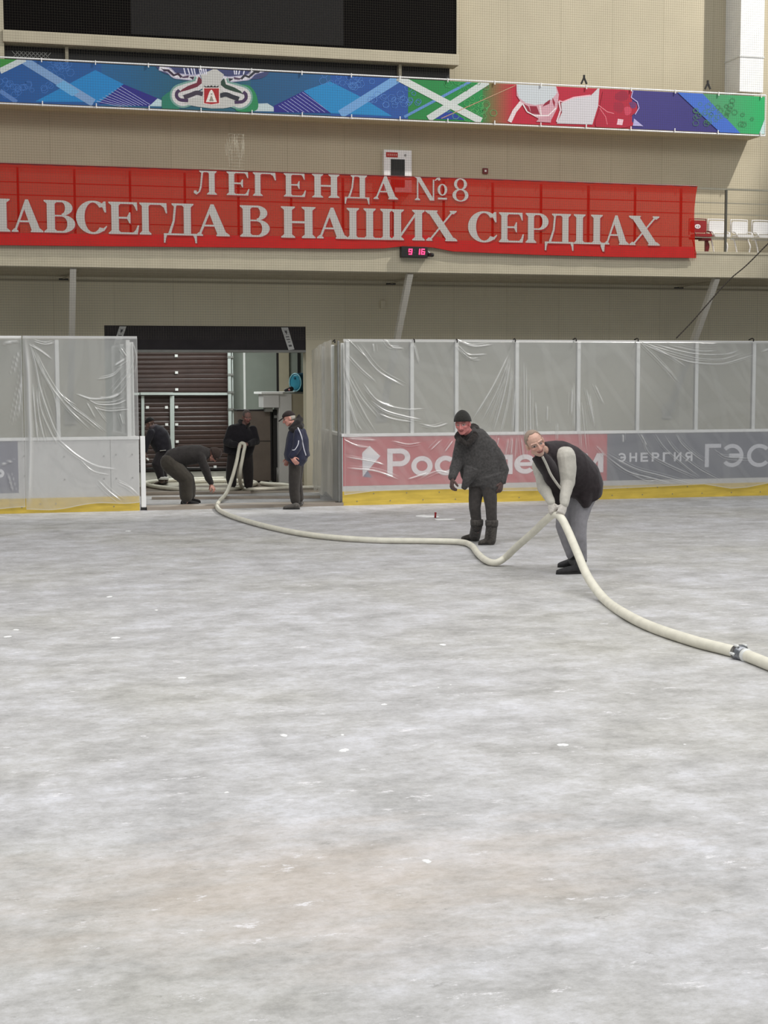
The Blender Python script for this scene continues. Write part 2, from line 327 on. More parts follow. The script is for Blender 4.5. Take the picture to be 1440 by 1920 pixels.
# ------------------------------------------------------------------ rink boards
def text_poly(txt, bold=0.0):
    cu = bpy.data.curves.new('t', 'FONT'); cu.body = txt; cu.offset = bold; cu.resolution_u = 6
    o = bpy.data.objects.new('t', cu); COL.objects.link(o)
    me = bpy.data.meshes.new_from_object(o.evaluated_get(bpy.context.evaluated_depsgraph_get()))
    v = get_co(me)[:, :2] if len(me.vertices) else np.zeros((0, 2)); f = [tuple(p.vertices) for p in me.polygons]
    bpy.data.objects.remove(o); bpy.data.curves.remove(cu); bpy.data.meshes.remove(me); return v, f
def sans(ch, w=0.19):
    """plain rounded letters, height 1"""
    R = lambda a, b, c, d: [(a, c), (b, c), (b, d), (a, d)]
    def A(cx, cy, rx, ry, a0, a1, n=30):
        P = lambda k, q: (cx + (rx - q) * math.cos(math.radians(a0 + (a1 - a0) * k / n)), cy + (ry - q) * math.sin(math.radians(a0 + (a1 - a0) * k / n)))
        return [P(k, 0) for k in range(n + 1)] + [P(k, w) for k in range(n, -1, -1)]
    h = w / 2
    if ch == 'Р': return [R(0, w, 0, 1), R(w, .42, 1 - w, 1), R(w, .42, .36, .36 + w), A(.42, .68, .34, .32, -90, 90)]
    if ch == 'о': return [A(.5, .5, .5, .5, 0, 359.9, 48)]
    if ch == 'с': return [A(.5, .5, .5, .5, 42, 318, 40)]
    if ch == 'т': return [R(.38, .38 + w * 1.1, 0, 1), R(0, 1, 1 - w, 1)]
    if ch == 'е': return [A(.5, .5, .5, .5, 0, 318, 44), R(w * .8, .98, .5 - h * .8, .5 + h * .8)]
    if ch == 'л': return [R(.74, .74 + w * 1.1, 0, 1), R(.26, .8, 1 - w, 1), [(.24, 1), (.46, 1), (.36, .25), (.24, .02), (0, 0), (0, w), (.12, w + .04), (.19, .34)]]
    if ch == 'к': return [R(0, w * 1.1, 0, 1), [(.2, .42), (.2, .58), (.72, 1), (1, 1), (.38, .5)], [(.3, .54), (.44, .66), (1, 0), (.72, 0)]]
    if ch == 'м': return [R(0, w, 0, 1), R(1 - w, 1, 0, 1), [(0, 1), (w * 1.2, 1), (.56, .3), (.44, .3)], [(1, 1), (1 - w * 1.2, 1), (.44, .3), (.56, .3)]]
    if ch == 'Э': return [A(.45, .5, .52, .5, -140, 140, 40), R(.3, .9, .5 - h, .5 + h)]
    if ch == 'С': return [A(.52, .5, .52, .5, 40, 320, 40)]
    if ch == 'Н': return [R(0, w, 0, 1), R(.8 - w, .8, 0, 1), R(w, .8 - w, .5 - h, .5 + h)]
    if ch == 'Е': return [R(0, w, 0, 1), R(w, .7, 1 - w, 1), R(w, .66, .5 - h, .5 + h), R(w, .72, 0, w)]
    if ch == 'Г': return [R(0, w, 0, 1), R(w, .68, 1 - w, 1)]
    if ch == 'И': return [R(0, w, 0, 1), R(.85 - w, .85, 0, 1), [(w * .9, .05), (w * .9, .35), (.86 - w, .95), (.86 - w, .65)]]
    if ch == 'Я': return [R(.8 - w, .8, 0, 1), R(.36, .75, 1 - w, 1), R(.36, .75, .36, .36 + w), A(.36, .68, .34, .32, 90, 270), [(.28, .44), (.5, .44), (.24, 0), (0, 0)]]
    if ch == 'ь': return [R(0, w, 0, 1), R(w, .42, .6 - w, .6), R(w, .42, 0, w), A(.42, .3, .3, .3, -90, 90)]
    return []
class Art:
    """flat printed shapes on a plane Y = y, stacked a fraction of a millimetre apart, in one mesh"""
    def __init__(s, y, px=True, step=0.0006): s.y = y; s.v = []; s.f = []; s.c = []; s.k = 0; s.px = px; s.step = step
    def w(s, p):
        if s.px: q = at(p[0], p[1], s.y); return (q[0], q[2])
        return p
    def poly(s, pts, rgb, rgb2=None, world=False):
        """rgb2: printed blend from the first to the last point"""
        q = [tuple(p) if world else s.w(p) for p in pts]; b = len(s.v); yy = s.y - s.k * s.step; s.k += 1
        tris = tessellate_polygon([[Vector((a, c, 0)) for a, c in q]])
        s.v += [(a, yy, c) for a, c in q]
        for t in tris:
            t = list(t); p0, p1, p2 = [q[i] for i in t]
            if (p1[0] - p0[0]) * (p2[1] - p0[1]) - (p1[1] - p0[1]) * (p2[0] - p0[0]) < 0: t.reverse()
            s.f.append(tuple(i + b for i in t))
        c0 = np.array(lin(rgb))
        if rgb2 is None: s.c += [c0] * len(q)
        else:
            c1 = np.array(lin(rgb2)); xs = np.array([a for a, _ in q]); tt = (xs - xs.min()) / (np.ptp(xs) + 1e-9)
            s.c += [c0 * (1 - t) + c1 * t for t in tt]
        return s
    def stroke(s, pts, width, rgb, rgb2=None, world=False, closed=False):
        p = [np.array(a, float) for a in pts]; n = len(p); L, R = [], []
        for i in range(n):
            a = p[(i - 1) % n] if (closed or i > 0) else p[i]; b = p[(i + 1) % n] if (closed or i < n - 1) else p[i]
            d = unit(b - a); nn = np.array([-d[1], d[0]]); wd = width if np.isscalar(width) else width[i]
            L.append(p[i] + nn * wd / 2); R.append(p[i] - nn * wd / 2)
        if closed:
            k0 = s.k
            for i in range(n):
                j = (i + 1) % n; s.poly([L[i], L[j], R[j], R[i]], rgb, rgb2, world); s.k = k0
            s.k = k0 + 1
        else: s.poly(L + R[::-1], rgb, rgb2, world)
        return s
    def text(s, txt, x0, x1, z0, z1, rgb, bold=0.0):
        v, f = text_poly(txt, bold); mn = v.min(0); mx = v.max(0)
        q = (v - mn) / (mx - mn) * np.array([x1 - x0, z1 - z0]) + np.array([x0, z0]); b = len(s.v); yy = s.y - s.k * s.step; s.k += 1
        s.v += [(a, yy, c) for a, c in q]; s.f += [tuple(i + b for i in t) for t in f]; s.c += [np.array(lin(rgb))] * len(q); return s
    def word(s, ch, x0, x1, z0, z1, rgb, w=0.19):
        P = sans(ch, w); xs = [p[0] for g_ in P for p in g_]; m0, m1 = min(xs), max(xs)
        for g_ in P: s.poly([(x0 + (p[0] - m0) / (m1 - m0) * (x1 - x0), z0 + p[1] * (z1 - z0)) for p in g_], rgb, world=True)
    def build(s, name, m, parent=None):
        me = bpy.data.meshes.new(name); me.from_pydata(s.v, [], s.f); me.update(); color_attr(me, np.array(s.c)); return link(name, me, m, parent)
def curve(pts, n=24):
    """smooth curve through points"""
    P = [np.array(p, float) for p in pts]; P = [2 * P[0] - P[1]] + P + [2 * P[-1] - P[-2]]; out = []
    for i in range(1, len(P) - 2):
        for t in np.linspace(0, 1, n, endpoint=False):
            a, b, c, d = P[i - 1], P[i], P[i + 1], P[i + 2]
            out.append(0.5 * ((2 * b) + (c - a) * t + (2 * a - 5 * b + 4 * c - d) * t * t + (3 * b - a - 3 * c + d) * t ** 3))
    out.append(P[-2]); return out

PB = PLANE_BOARD
def board(x0, x1, label, seams):
    r = empty('rink_board', ((x0 + x1) / 2, PB, 0), label, 'rink board')
    MB().box(x0, x1, PB, PB + 0.10, 0.0, 1.20).build('facing_panel', M['hdpe'], r)
    MB().box(x0 - 0.0, x1 + 0.0, PB - 0.012, PB, 0.0, 0.245).build('kick_plate', M['yellow'], r)
    MB().box(x0 - 0.01, x1 + 0.01, PB - 0.02, PB + 0.12, 1.20, 1.252).build('cap_rail', M['white'], r, bevel=0.006)
    for x in seams: MB().box(x - 0.004, x + 0.004, PB - 0.0015, PB, 0.245, 1.2).build('panel_joint', M['steel'], r)
    return r
bl = board(-4.0, 2.33, 'white rink board with yellow kick plate left of the gate', [-1.4, 1.86])
br_ = board(5.84, 19.0, 'rink board with red and slate grey adverts right of the gate', [10.2])
for x, z in [(0.45, 0.95), (0.45, 0.62), (1.1, 0.93), (1.75, 0.93), (1.75, 0.55), (1.95, 0.95), (1.95, 0.55), (2.22, 0.95), (2.22, 0.56), (1.1, 0.55), (0.95, 0.15), (0.7, 0.15), (1.9, 0.08), (0.4, 0.1)]:
    MB().tube([(x, PB - 0.016, z), (x, PB + 0.01, z)], 0.011, 8).build('bolt_head', M['steel'], bl)
for i in range(30): MB().tube([(6.1 + 0.3 * i, PB - 0.017, 0.2 if i % 2 else 0.07), (6.1 + 0.3 * i, PB, 0.2 if i % 2 else 0.07)], 0.010, 8).build('bolt_head', M['steel'], br_)
adL = Art(PB - 0.002, False); adL.poly([(-1.4, 0.34), (0.355, 0.34), (0.355, 1.195), (-1.4, 1.195)], (112, 112, 128), world=True)
adL.word('ь', -0.02, 0.13, 0.60, 0.83, (222, 222, 226), 0.22); adL.build('advert_sticker', M['adprint'], bl)
ad = Art(PB - 0.002); z0, z1 = 0.34, 1.195; xr = at(1138, 860, PB)[0]
ad.poly([(5.86, z0), (xr, z0), (xr, z1), (5.86, z1)], (186, 56, 66), world=True)
ad.poly([(xr, z0), (19.0, z0), (19.0, z1), (xr, z1)], (90, 92, 106), world=True); ad.k = 3
ad.poly([(679, 849), (693, 836), (713, 855), (680, 894)], (226, 226, 230)); ad.poly([(679, 849), (693, 836), (713, 855), (694, 853)], (238, 236, 236))
ad.poly([(681, 894), (689, 882), (697, 895)], (86, 88, 128))
def px_text(a, txt, p0, p1, rgb, bold):
    q0 = at(p0[0], p0[1], a.y); q1 = at(p1[0], p1[1], a.y); a.text(txt, q0[0], q1[0], q0[2], q1[2], rgb, bold)
zb = at(735, 893, PB)[2]; zc = at(735, 841, PB)[2]; zx = at(790, 855, PB)[2]
for ch, a, b in [('Р', 726, 769), ('о', 771, 811), ('с', 815, 850), ('т', 853, 883), ('е', 886, 922), ('л', 925, 961), ('е', 964, 1005), ('к', 1009, 1043), ('о', 1044, 1083), ('м', 1088, 1131)]:
    ad.k = 8; ad.word(ch, at(a, 870, PB)[0], at(b, 870, PB)[0], zb, zc if ch == 'Р' else zx, (232, 226, 228), 0.18 if ch == 'Р' else 0.24)
for i, ch in enumerate('ЭНЕРГИЯ'):
    q0 = at(1159 + 20.8 * i, 866.5 - .3 * i, PB); q1 = at(1173.5 + 20.8 * i, 849 - .3 * i, PB); ad.k = 8; ad.word(ch, q0[0], q1[0], q0[2], q1[2], (224, 224, 228), 0.2)
for ch, a, b in [('Г', 1321, 1352), ('Э', 1356, 1394), ('С', 1400, 1441)]:
    q0 = at(a, 876, PB); q1 = at(b, 832, PB); ad.k = 8; ad.word(ch, q0[0], q1[0], q0[2], q1[2], (206, 206, 212), 0.17)
ad.build('advert_sticker', M['adprint'], br_)

# glass panes and posts above the boards
right_x = [5.95, 7.11, 7.93, 9.06, 10.24, 11.40, 12.57, 13.74, 14.91, 16.08]
left_x = [-1.32, -0.15, 1.02, 2.18]
GZ0, GZ1 = 1.252, 2.86
ordn = ['first', 'second', 'third', 'fourth', 'fifth', 'sixth', 'seventh', 'eighth', 'ninth', 'tenth']
def post(x, label):
    r = empty('glazing_post', (x, PB + 0.05, GZ0), label, 'post', 'aluminium glass posts on the boards')
    MB().box(x - 0.032, x + 0.032, PB + 0.005, PB + 0.085, GZ0, GZ1).build('post_profile', M['alu'], r, bevel=0.006)
    MB().box(x - 0.046, x - 0.032, PB + 0.02, PB + 0.05, GZ0 + 0.01, GZ1).build('rubber_gasket', M['steel'], r); return r
def pane(x0, x1, label):
    o = MB().box(x0 + 0.034, x1 - 0.048, PB + 0.038, PB + 0.05, GZ0, GZ1).build('glazing_panel', M['glass']); tag(o, label, 'glass pane', 'rink glass panes'); return o
for i, x in enumerate(right_x): post(x, f'pale aluminium glass post, {ordn[i]} from the gate on the right hand board')
for i in range(len(right_x) - 1): pane(right_x[i], right_x[i + 1], f'dusty grey glass pane, {ordn[i]} from the gate on the right hand board')
ll = left_x[::-1]
for i, x in enumerate(ll): post(x, f'pale aluminium glass post, {ordn[i]} from the gate on the left hand board')
for i in range(len(ll) - 1): pane(ll[i + 1], ll[i], f'dusty greenish glass pane, {ordn[i]} from the gate on the left hand board')
# gate posts and returns running back to the wall
def return_board(p0, p1, label):
    r = empty('return_board', ((p0[0] + p1[0]) / 2, (p0[1] + p1[1]) / 2, 0), label, 'rink board')
    d = unit(V(p1[0] - p0[0], p1[1] - p0[1], 0)); n = V(-d[1], d[0], 0)
    MB().bar(V(*p0, 0.6), V(*p1, 0.6), 0.08, 1.2).build('facing_panel', M['hdpe'], r)
    MB().bar(V(*p0, 1.226), V(*p1, 1.226), 0.11, 0.05).build('cap_rail', M['white'], r)
    MB().bar(V(*p0, 2.03), V(*p1, 2.03), 0.012, 1.55).build('glass_pane', M['glass'], r)
    pm = None
    for t in (0.02, 0.5, 0.98):
        q = V(*p0, 0) * (1 - t) + V(*p1, 0) * t
        MB().box(q[0] - 0.03, q[0] + 0.03, q[1] - 0.03, q[1] + 0.03, 1.25, 2.83).build('glass_post', M['alu'], r)
    return r
return_board((5.90, 25.52), (6.16, 28.35), 'short return board running back from the gate to the wall on the right')
return_board((2.26, 25.52), (2.16, 28.35), 'short return board running back from the gate to the wall on the left')
g = empty('gate_post', (2.40, 25.40, 0), 'white gate post with black foot at the end of the left board', 'post')
MB().box(2.362, 2.44, 25.35, 25.45, 0.05, 1.252).build('post_profile', M['white'], g, bevel=0.005)
MB().box(2.355, 2.447, 25.343, 25.457, 0.0, 0.05).build('foot', M['rubber'], g)
g = empty('gate_post', (5.775, 25.42, 0), 'dark grey gate post beside the red advert board', 'post')
MB().box(5.775, 5.81, 25.37, 25.42, 0.06, 2.86).build('post_profile', M['steel'], g, bevel=0.005)
MB().box(5.735, 5.825, 25.36, 25.48, 0.0, 0.06).build('foot', M['rubber'], g)

# ------------------------------------------------------------------ plastic film draped over the boards
def zc_(o, s, pts): return [(o[0] + x / s, o[1] + y / s) for x, y in pts]
A4 = lambda *p: zc_((580, 600), 3.349, p); A5 = lambda *p: zc_((1010, 600), 3.349, p); A7 = lambda *p: zc_((0, 490), 3.919, p)
folds_right = [A4((250, 130), (370, 250)), A4((300, 160), (430, 320), (590, 415)), A4((245, 220), (330, 310), (415, 385)), A4((200, 180), (240, 360), (330, 560), (410, 695)),
    A4((245, 345), (320, 480), (425, 610)), A4((255, 510), (290, 630), (330, 695)), A4((350, 430), (450, 520), (600, 560), (720, 558)), A4((390, 510), (480, 570), (600, 605), (700, 625)),
    A4((440, 590), (520, 620), (640, 640)), A4((655, 150), (670, 210), (685, 270)), A4((935, 160), (1000, 215), (1110, 215)), A4((940, 180), (1000, 235), (1060, 240)), A4((930, 130), (1030, 165), (1150, 155)),
    A4((1250, 220), (1150, 420), (1030, 620)), A4((1255, 240), (1180, 440), (1080, 640)), A4((1258, 240), (1200, 440), (1120, 660)), A4((1262, 250), (1225, 450), (1160, 690)), A4((1270, 300), (1245, 500), (1195, 720)),
    A4((1290, 430), (1275, 700)), A4((1345, 270), (1350, 760)), A4((1360, 300), (1365, 850)), A4((1385, 420), (1390, 800)), A4((1420, 520), (1430, 690)), A4((480, 125), (520, 170), (590, 180)), A4((400, 150), (405, 200)),
    A4((215, 750), (300, 790), (380, 800)), A4((240, 745), (420, 755)), A4((1190, 740), (1175, 810)), A4((1250, 745), (1230, 860)), A4((1300, 740), (1290, 870)), A4((1330, 740), (1345, 880)), A4((1275, 740), (1265, 850)),
    A4((710, 660), (790, 670), (870, 650)), A4((185, 150), (215, 330), (260, 560), (300, 690)), A4((340, 400), (420, 500), (520, 540)), A4((230, 860), (400, 890), (470, 910)), A4((240, 930), (420, 950), (560, 1000)), A4((520, 760), (620, 780), (700, 770)),
    A4((820, 760), (760, 820)), A4((900, 760), (850, 830)), A4((700, 990), (800, 950), (880, 960)), A4((620, 1000), (740, 960)),
    A5((210, 430), (205, 600)), A5((222, 400), (225, 690)), A5((250, 480), (270, 830)), A5((300, 440), (350, 670)), A5((320, 470), (345, 640)), A5((355, 410), (410, 530)), A5((270, 520), (300, 830)), A5((120, 650), (118, 760)), A5((55, 540), (52, 640)),
    A5((640, 145), (760, 200), (900, 250), (1000, 270), (1150, 275), (1270, 245), (1350, 220)), A5((650, 140), (800, 190), (1000, 240), (1150, 245), (1280, 210)), A5((720, 150), (870, 190), (1010, 215), (1180, 215), (1260, 190)), A5((820, 160), (1000, 195), (1120, 195)),
    A5((700, 160), (830, 230), (920, 290)), A5((640, 145), (740, 240), (860, 370)), A5((790, 285), (870, 385)), A5((430, 860), (560, 950), (700, 990), (830, 1025)), A5((430, 840), (600, 930), (760, 975), (960, 1030)), A5((530, 720), (530, 770)),
    A5((640, 715), (680, 790)), A5((650, 720), (690, 830), (800, 900), (1000, 990)), A5((730, 715), (790, 800), (900, 900), (1010, 985)), A5((790, 725), (860, 820), (1000, 930), (1130, 1000)), A5((860, 715), (900, 780), (980, 850), (1040, 890)),
    A5((1120, 825), (1180, 860), (1330, 870)), A5((580, 970), (680, 1010), (740, 1010)), A5((360, 790), (420, 860)), A5((1010, 150), (1120, 150)), A5((1400, 200), (1560, 150))]
folds_left = [A7((215, 600), (260, 750), (300, 950), (380, 1180), (440, 1310)), A7((225, 620), (300, 800), (400, 1000), (430, 1250)), A7((270, 680), (360, 850), (450, 980), (560, 1060)), A7((260, 660), (350, 880), (480, 1060), (650, 1230)),
    A7((400, 930), (520, 1060), (650, 1160), (760, 1250)), A7((280, 900), (300, 1080), (370, 1250), (420, 1340)), A7((265, 950), (290, 1150), (330, 1330)), A7((240, 900), (260, 1150), (280, 1330)), A7((920, 720), (840, 770)), A7((900, 770), (830, 840), (720, 870)),
    A7((990, 680), (960, 790), (880, 900), (820, 970)), A7((960, 830), (900, 950), (820, 1000), (730, 1000)), A7((560, 975), (680, 1010), (800, 1000), (900, 960)), A7((640, 1010), (720, 1050), (850, 1050), (930, 1020)), A7((640, 1040), (700, 1150)),
    A7((690, 1060), (770, 1170)), A7((880, 1120), (905, 1200)), A7((700, 1080), (800, 1100), (940, 1090)), A7((430, 1310), (560, 1420), (700, 1500), (860, 1530)), A7((590, 1460), (680, 1540), (800, 1570)), A7((720, 1610), (800, 1690), (890, 1760)),
    A7((870, 1620), (950, 1660), (1020, 1720)), A7((890, 640), (930, 700)), A7((975, 600), (1000, 700), (990, 850)), A7((250, 590), (330, 610), (400, 600)), A7((230, 620), (300, 660), (380, 720))]
folds_far = [A7((140, 650), (100, 830)), A7((170, 780), (150, 900), (130, 1000), (90, 1200)), A7((165, 600), (160, 800), (150, 1000), (135, 1150)), A7((20, 610), (60, 600), (130, 590)), A7((60, 1560), (95, 1690)), A7((10, 1490), (90, 1470))]
def film(name, x0, x1, z_top, z_bot, folds, label, group, wide=(), dx=0.008, m=None, seed=1):
    r = np.random.default_rng(seed); nx = int((x1 - x0) / dx) + 1; nz = int((z_top - z_bot(x0)) / dx) + 1
    xs = np.linspace(x0, x1, nx); tz = np.linspace(0, 1, nz); X = np.repeat(xs[None], nz, 0); zb_ = np.array([z_bot(x) for x in xs])
    Z = z_top + (zb_[None] - z_top) * tz[:, None]
    amp = np.zeros_like(X); fold = np.zeros_like(X)
    def add(pl, w, h, f):
        q = np.array([at(p[0], p[1], PB - 0.06)[[0, 2]] for p in (curve(pl, 14) if len(pl) > 2 else [np.array(pl[0]) * (1 - t) + np.array(pl[1]) * t for t in np.linspace(0, 1, 20)])])
        lo = q.min(0) - 5 * w; hi = q.max(0) + 5 * w
        i = np.where((X >= lo[0]) & (X <= hi[0]) & (Z >= lo[1]) & (Z <= hi[1]))
        if len(i[0]) == 0: return
        P = np.stack([X[i], Z[i]], 1); best = np.full(len(P), 9.0); tt = np.zeros(len(P))
        a = q[:-1]; b = q[1:]
        for k in range(len(a)):
            ab = b[k] - a[k]; t = np.clip(((P - a[k]) @ ab) / (ab @ ab + 1e-9), 0, 1); dist = np.linalg.norm(P - a[k] - t[:, None] * ab, axis=1)
            better = dist < best; best = np.where(better, dist, best); tt = np.where(better, (k + t) / len(a), tt)
        e = np.clip(np.minimum(tt, 1 - tt) * 5 + 0.15, 0, 1); g = np.exp(-(best / w) ** 2) * e
        amp[i] += g * h; fold[i] = np.maximum(fold[i], g * f)
    for pl in folds: add(pl, 0.0065 + r.uniform(0, 0.005), 0.016, r.uniform(0.5, 1.0))
    for pl in folds:
        for k in range(2):
            ox, oy = r.uniform(-7, 7), r.uniform(-5, 5); add([(a + ox, b + oy) for a, b in pl], 0.0055, 0.008, r.uniform(0.18, 0.5))
    for pl, w in wide: add(pl, w, 0.05, 0.75)
    base = 0
    for k in range(6):
        a, b, c = r.uniform(0.6, 5), r.uniform(0.6, 4), r.uniform(0, 6.28); base = base + np.sin(a * X + b * Z * (1 if k % 2 else -1) + c) / (1 + 0.5 * k)
    # many faint creases
    crease = np.zeros_like(X)
    for k in range(4):
        a, b, c = r.uniform(-9, 9), r.uniform(-6, 6), r.uniform(0, 6.28)
        crease += np.clip(np.sin(a * X + b * Z + 2 * np.sin(0.9 * X + 1.3 * Z + k) + c) - 0.80, 0, 1)
    top = np.exp(-((z_top - Z) / 0.03) ** 2); bot = np.exp(-((Z - zb_[None]) / 0.012) ** 2)
    side = np.exp(-(np.minimum(X - x0, x1 - X) / 0.014) ** 2)
    fold = np.maximum.reduce([fold, np.clip(crease * 0.3, 0, 0.10), top * 0.95, bot * 0.75, side * 0.35])
    Yv = PB - 0.06 - 0.008 * base / 2 - amp - 0.004 * crease + np.where(top > 0.3, 0.02, 0)
    v = np.stack([X, Yv, Z], -1).reshape(-1, 3); idx = np.arange(nx * nz).reshape(nz, nx)
    f = np.stack([idx[:-1, :-1], idx[1:, :-1], idx[1:, 1:], idx[:-1, 1:]], -1).reshape(-1, 4)
    me = bpy.data.meshes.new(name); me.from_pydata(v.tolist(), [], f.tolist()); me.update()
    at_ = me.attributes.new('fold', 'FLOAT', 'POINT'); at_.data.foreach_set('value', fold.astype(np.float32).ravel())
    o = link(name, me, m or M['film'], None, True); tag(o, label, 'plastic sheet', group); return o
bx = [at(p, q, PB - 0.06) for p, q in [(640, 929), (700, 921), (770, 918), (850, 916), (920, 921), (1000, 920), (1125, 917), (1200, 914), (1320, 908), (1345, 912), (1370, 916), (1400, 914), (1440, 906), (1520, 905), (1700, 905)]]
film('plastic_sheet', 5.86, 14.9, 2.89, lambda x: float(np.interp(x, [b[0] for b in bx], [b[2] for b in bx])), folds_right, 'clear plastic sheet draped over the right hand boards and glass', 'plastic sheets over the boards', seed=3)
seam = A7((180, 555), (205, 800), (215, 1100), (222, 1300), (215, 1600), (205, 1800))
film('plastic_sheet', 0.47, 2.33, 2.92, lambda x: 0.05 + 0.06 * (x - 0.47) + 0.025 * math.sin(5 * x), folds_left, 'clear creased plastic sheet hanging over the left board beside the gate', 'plastic sheets over the boards', wide=[(seam, 0.04)], seed=5)
film('plastic_sheet', -1.2, 0.455, 2.92, lambda x: 0.08 + 0.03 * math.sin(3 * x), folds_far, 'clear plastic sheet at the left edge over the grey advert', 'plastic sheets over the boards', wide=[(A7((165, 560), (180, 700), (170, 900)), 0.03)], seed=6, dx=0.02)
# the sheet hung on the return board, seen at a slant
def slant_film():
    nx, nz = 90, 190; u = np.linspace(0, 1, nx); t = np.linspace(0, 1, nz); U = np.repeat(u[None], nz, 0); T = np.repeat(t[:, None], nx, 1)
    wv = 0.025 * np.sin(U * 19 + 2.5 * np.sin(T * 5 + U * 2)) + 0.012 * np.sin(U * 47 + T * 9)
    X = 5.80 + (6.05 - 5.80) * U - 0.10 - 0.5 * wv - 0.16 * np.clip(T - 0.1, 0, 1) * np.sin(U * 3.1) * 0.6; Y = 25.5 + 2.85 * U; Zt = 2.88 - 0.13 * U ** 2; Zb = 0.10 + 0.10 * np.sin(U * 9) ** 2
    Z = Zt + (Zb - Zt) * T; idx = np.arange(nx * nz).reshape(nz, nx)
    f = np.stack([idx[:-1, :-1], idx[1:, :-1], idx[1:, 1:], idx[:-1, 1:]], -1).reshape(-1, 4)
    me = bpy.data.meshes.new('plastic_sheet'); me.from_pydata(np.stack([X, Y, Z], -1).reshape(-1, 3).tolist(), [], f.tolist()); me.update()
    fo = np.clip(np.sin(U * 26 + 1.5 * np.sin(T * 5)), 0, 1) ** 4 * 0.6 + (U > 0.97) * 0.6
    a = me.attributes.new('fold', 'FLOAT', 'POINT'); a.data.foreach_set('value', fo.astype(np.float32).ravel())
    tag(link('plastic_sheet', me, M['film2'], None, True), 'cloudy pleated plastic sheet hanging on the return board right of the gate', 'plastic sheet', 'plastic sheets over the boards')
slant_film()

# ------------------------------------------------------------------ protective net above the glass
NY = PB + 0.10
def net():
    v = []; f = []; th = 0.0010
    def thread(p, q, a, b):
        n = len(v)
        for c in (p, q):
            for k in range(3):
                w = 2 * math.pi * k / 3; v.append((c[0] + th * math.cos(w) * a[0] + th * math.sin(w) * b[0], c[1] + th * math.cos(w) * a[1] + th * math.sin(w) * b[1], c[2] + th * math.cos(w) * a[2] + th * math.sin(w) * b[2]))
        for k in range(3): f.append((n + k, n + (k + 1) % 3, n + 3 + (k + 1) % 3, n + 3 + k))
    x0, x1, za, zt = -2.0, 17.5, 2.88, 10.4
    for x in np.arange(x0, x1, 0.042): thread((x, NY, za), (x, NY, zt), (1, 0, 0), (0, 1, 0))
    for z in np.arange(za, zt, 0.042): thread((x0, NY, z), (x1, NY, z), (0, 1, 0), (0, 0, 1))
    me = bpy.data.meshes.new('protective_net'); me.from_pydata(v, [], f); me.update()
    tag(link('protective_net', me, M['net']), 'fine square mesh safety net hanging above the rink glass', 'net')
net()
q0, q1 = at(1290, 612, NY - 0.03), at(1262, 640, NY - 0.03)
def wire(name, pts, r, m, label, cat, seg=8, group=None, twist=0.0):
    mb = MB(); pp = curve(pts, 16)
    if twist:
        for ph in (0, math.pi):
            L = np.cumsum([0] + [np.linalg.norm(pp[i + 1] - pp[i]) for i in range(len(pp) - 1)])
            dense = []; n = int(L[-1] / (twist / 8)); idx = np.linspace(0, L[-1], n)
            P = np.stack([np.interp(idx, L, [p[k] for p in pp]) for k in range(3)], 1)
            for i in range(n):
                w = 2 * math.pi * idx[i] / twist + ph; dense.append(P[i] + r * np.array([math.cos(w), math.sin(w), 0]))
            mb.tube(dense, r, 6)
    else: mb.tube(pp, r, seg)
    return tag(mb.build(name, m, None, True), label, cat, group)
wire('lacing_rope', [at(1475, 425, NY - 0.02), at(1440, 457, NY - 0.02), at(1400, 497, NY - 0.02), at(1365, 527, NY - 0.02), at(1325, 572, NY - 0.02), at(1295, 606, NY - 0.02), at(1268, 634, NY - 0.02)], 0.008, M['rope'], 'dark twisted rope laced diagonally through the net at the right', 'rope', twist=0.11)
for i, (px, py) in enumerate([(776, 640), (856, 640), (965, 639), (1079, 638), (1195, 638), (1411, 638), (627, 641)]):
    q = at(px, py, PB - 0.07); h = MB().tube(curve([(q[0], PB - 0.1, q[2] - 0.02), (q[0], PB - 0.11, q[2] + 0.015), (q[0] + 0.012, PB - 0.03, q[2] + 0.035), (q[0] + 0.012, NY - 0.01, q[2] + 0.01)], 6), 0.011, 8)
    o = h.build('net_hook', M['black'], None, True)
    tag(o, ['black hook on the glass top edge, first right of the gate glass corner', 'black hook above the head of the man in the dark coat', 'black hook on the top edge between the two men on the ice', 'black hook on the top edge above the back of the bending man', 'black hook on the top edge above the word on the grey advert', 'black hook on the top edge nearest the right side', 'black hook on the corner of the gate glass'][i], 'hook', 'net hooks along the glass top')
# a mended patch of the net
pq = [at(p, q, NY - 0.01) for p, q in [(393, 316), (458, 252)]]
mbp = MB(); pr_ = np.random.default_rng(4)
for k in range(34):
    x = pr_.uniform(at(418, 0, NY)[0], pq[1][0]); z = pr_.uniform(pq[0][2], pq[1][2]); L = pr_.uniform(0.1, 0.3)
    mbp.tube([(x, NY - 0.012, z), (x + pr_.normal() * 0.012, NY - 0.012, min(z + L, pq[1][2]))], 0.0014, 4)
for k in range(12): z = pq[0][2] + (pq[1][2] - pq[0][2]) * k / 11; mbp.tube([(at(425 - 0, 0, NY)[0], NY - 0.012, z), (pq[1][0], NY - 0.012, z)], 0.0012, 4)
mbp.tube([(pq[0][0], NY - 0.012, pq[0][2]), (pq[1][0], NY - 0.012, pq[0][2])], 0.002, 4)
tag(mbp.build('net_patch', M['palenet']), 'pale mended patch in the net above the red banner', 'net patch')

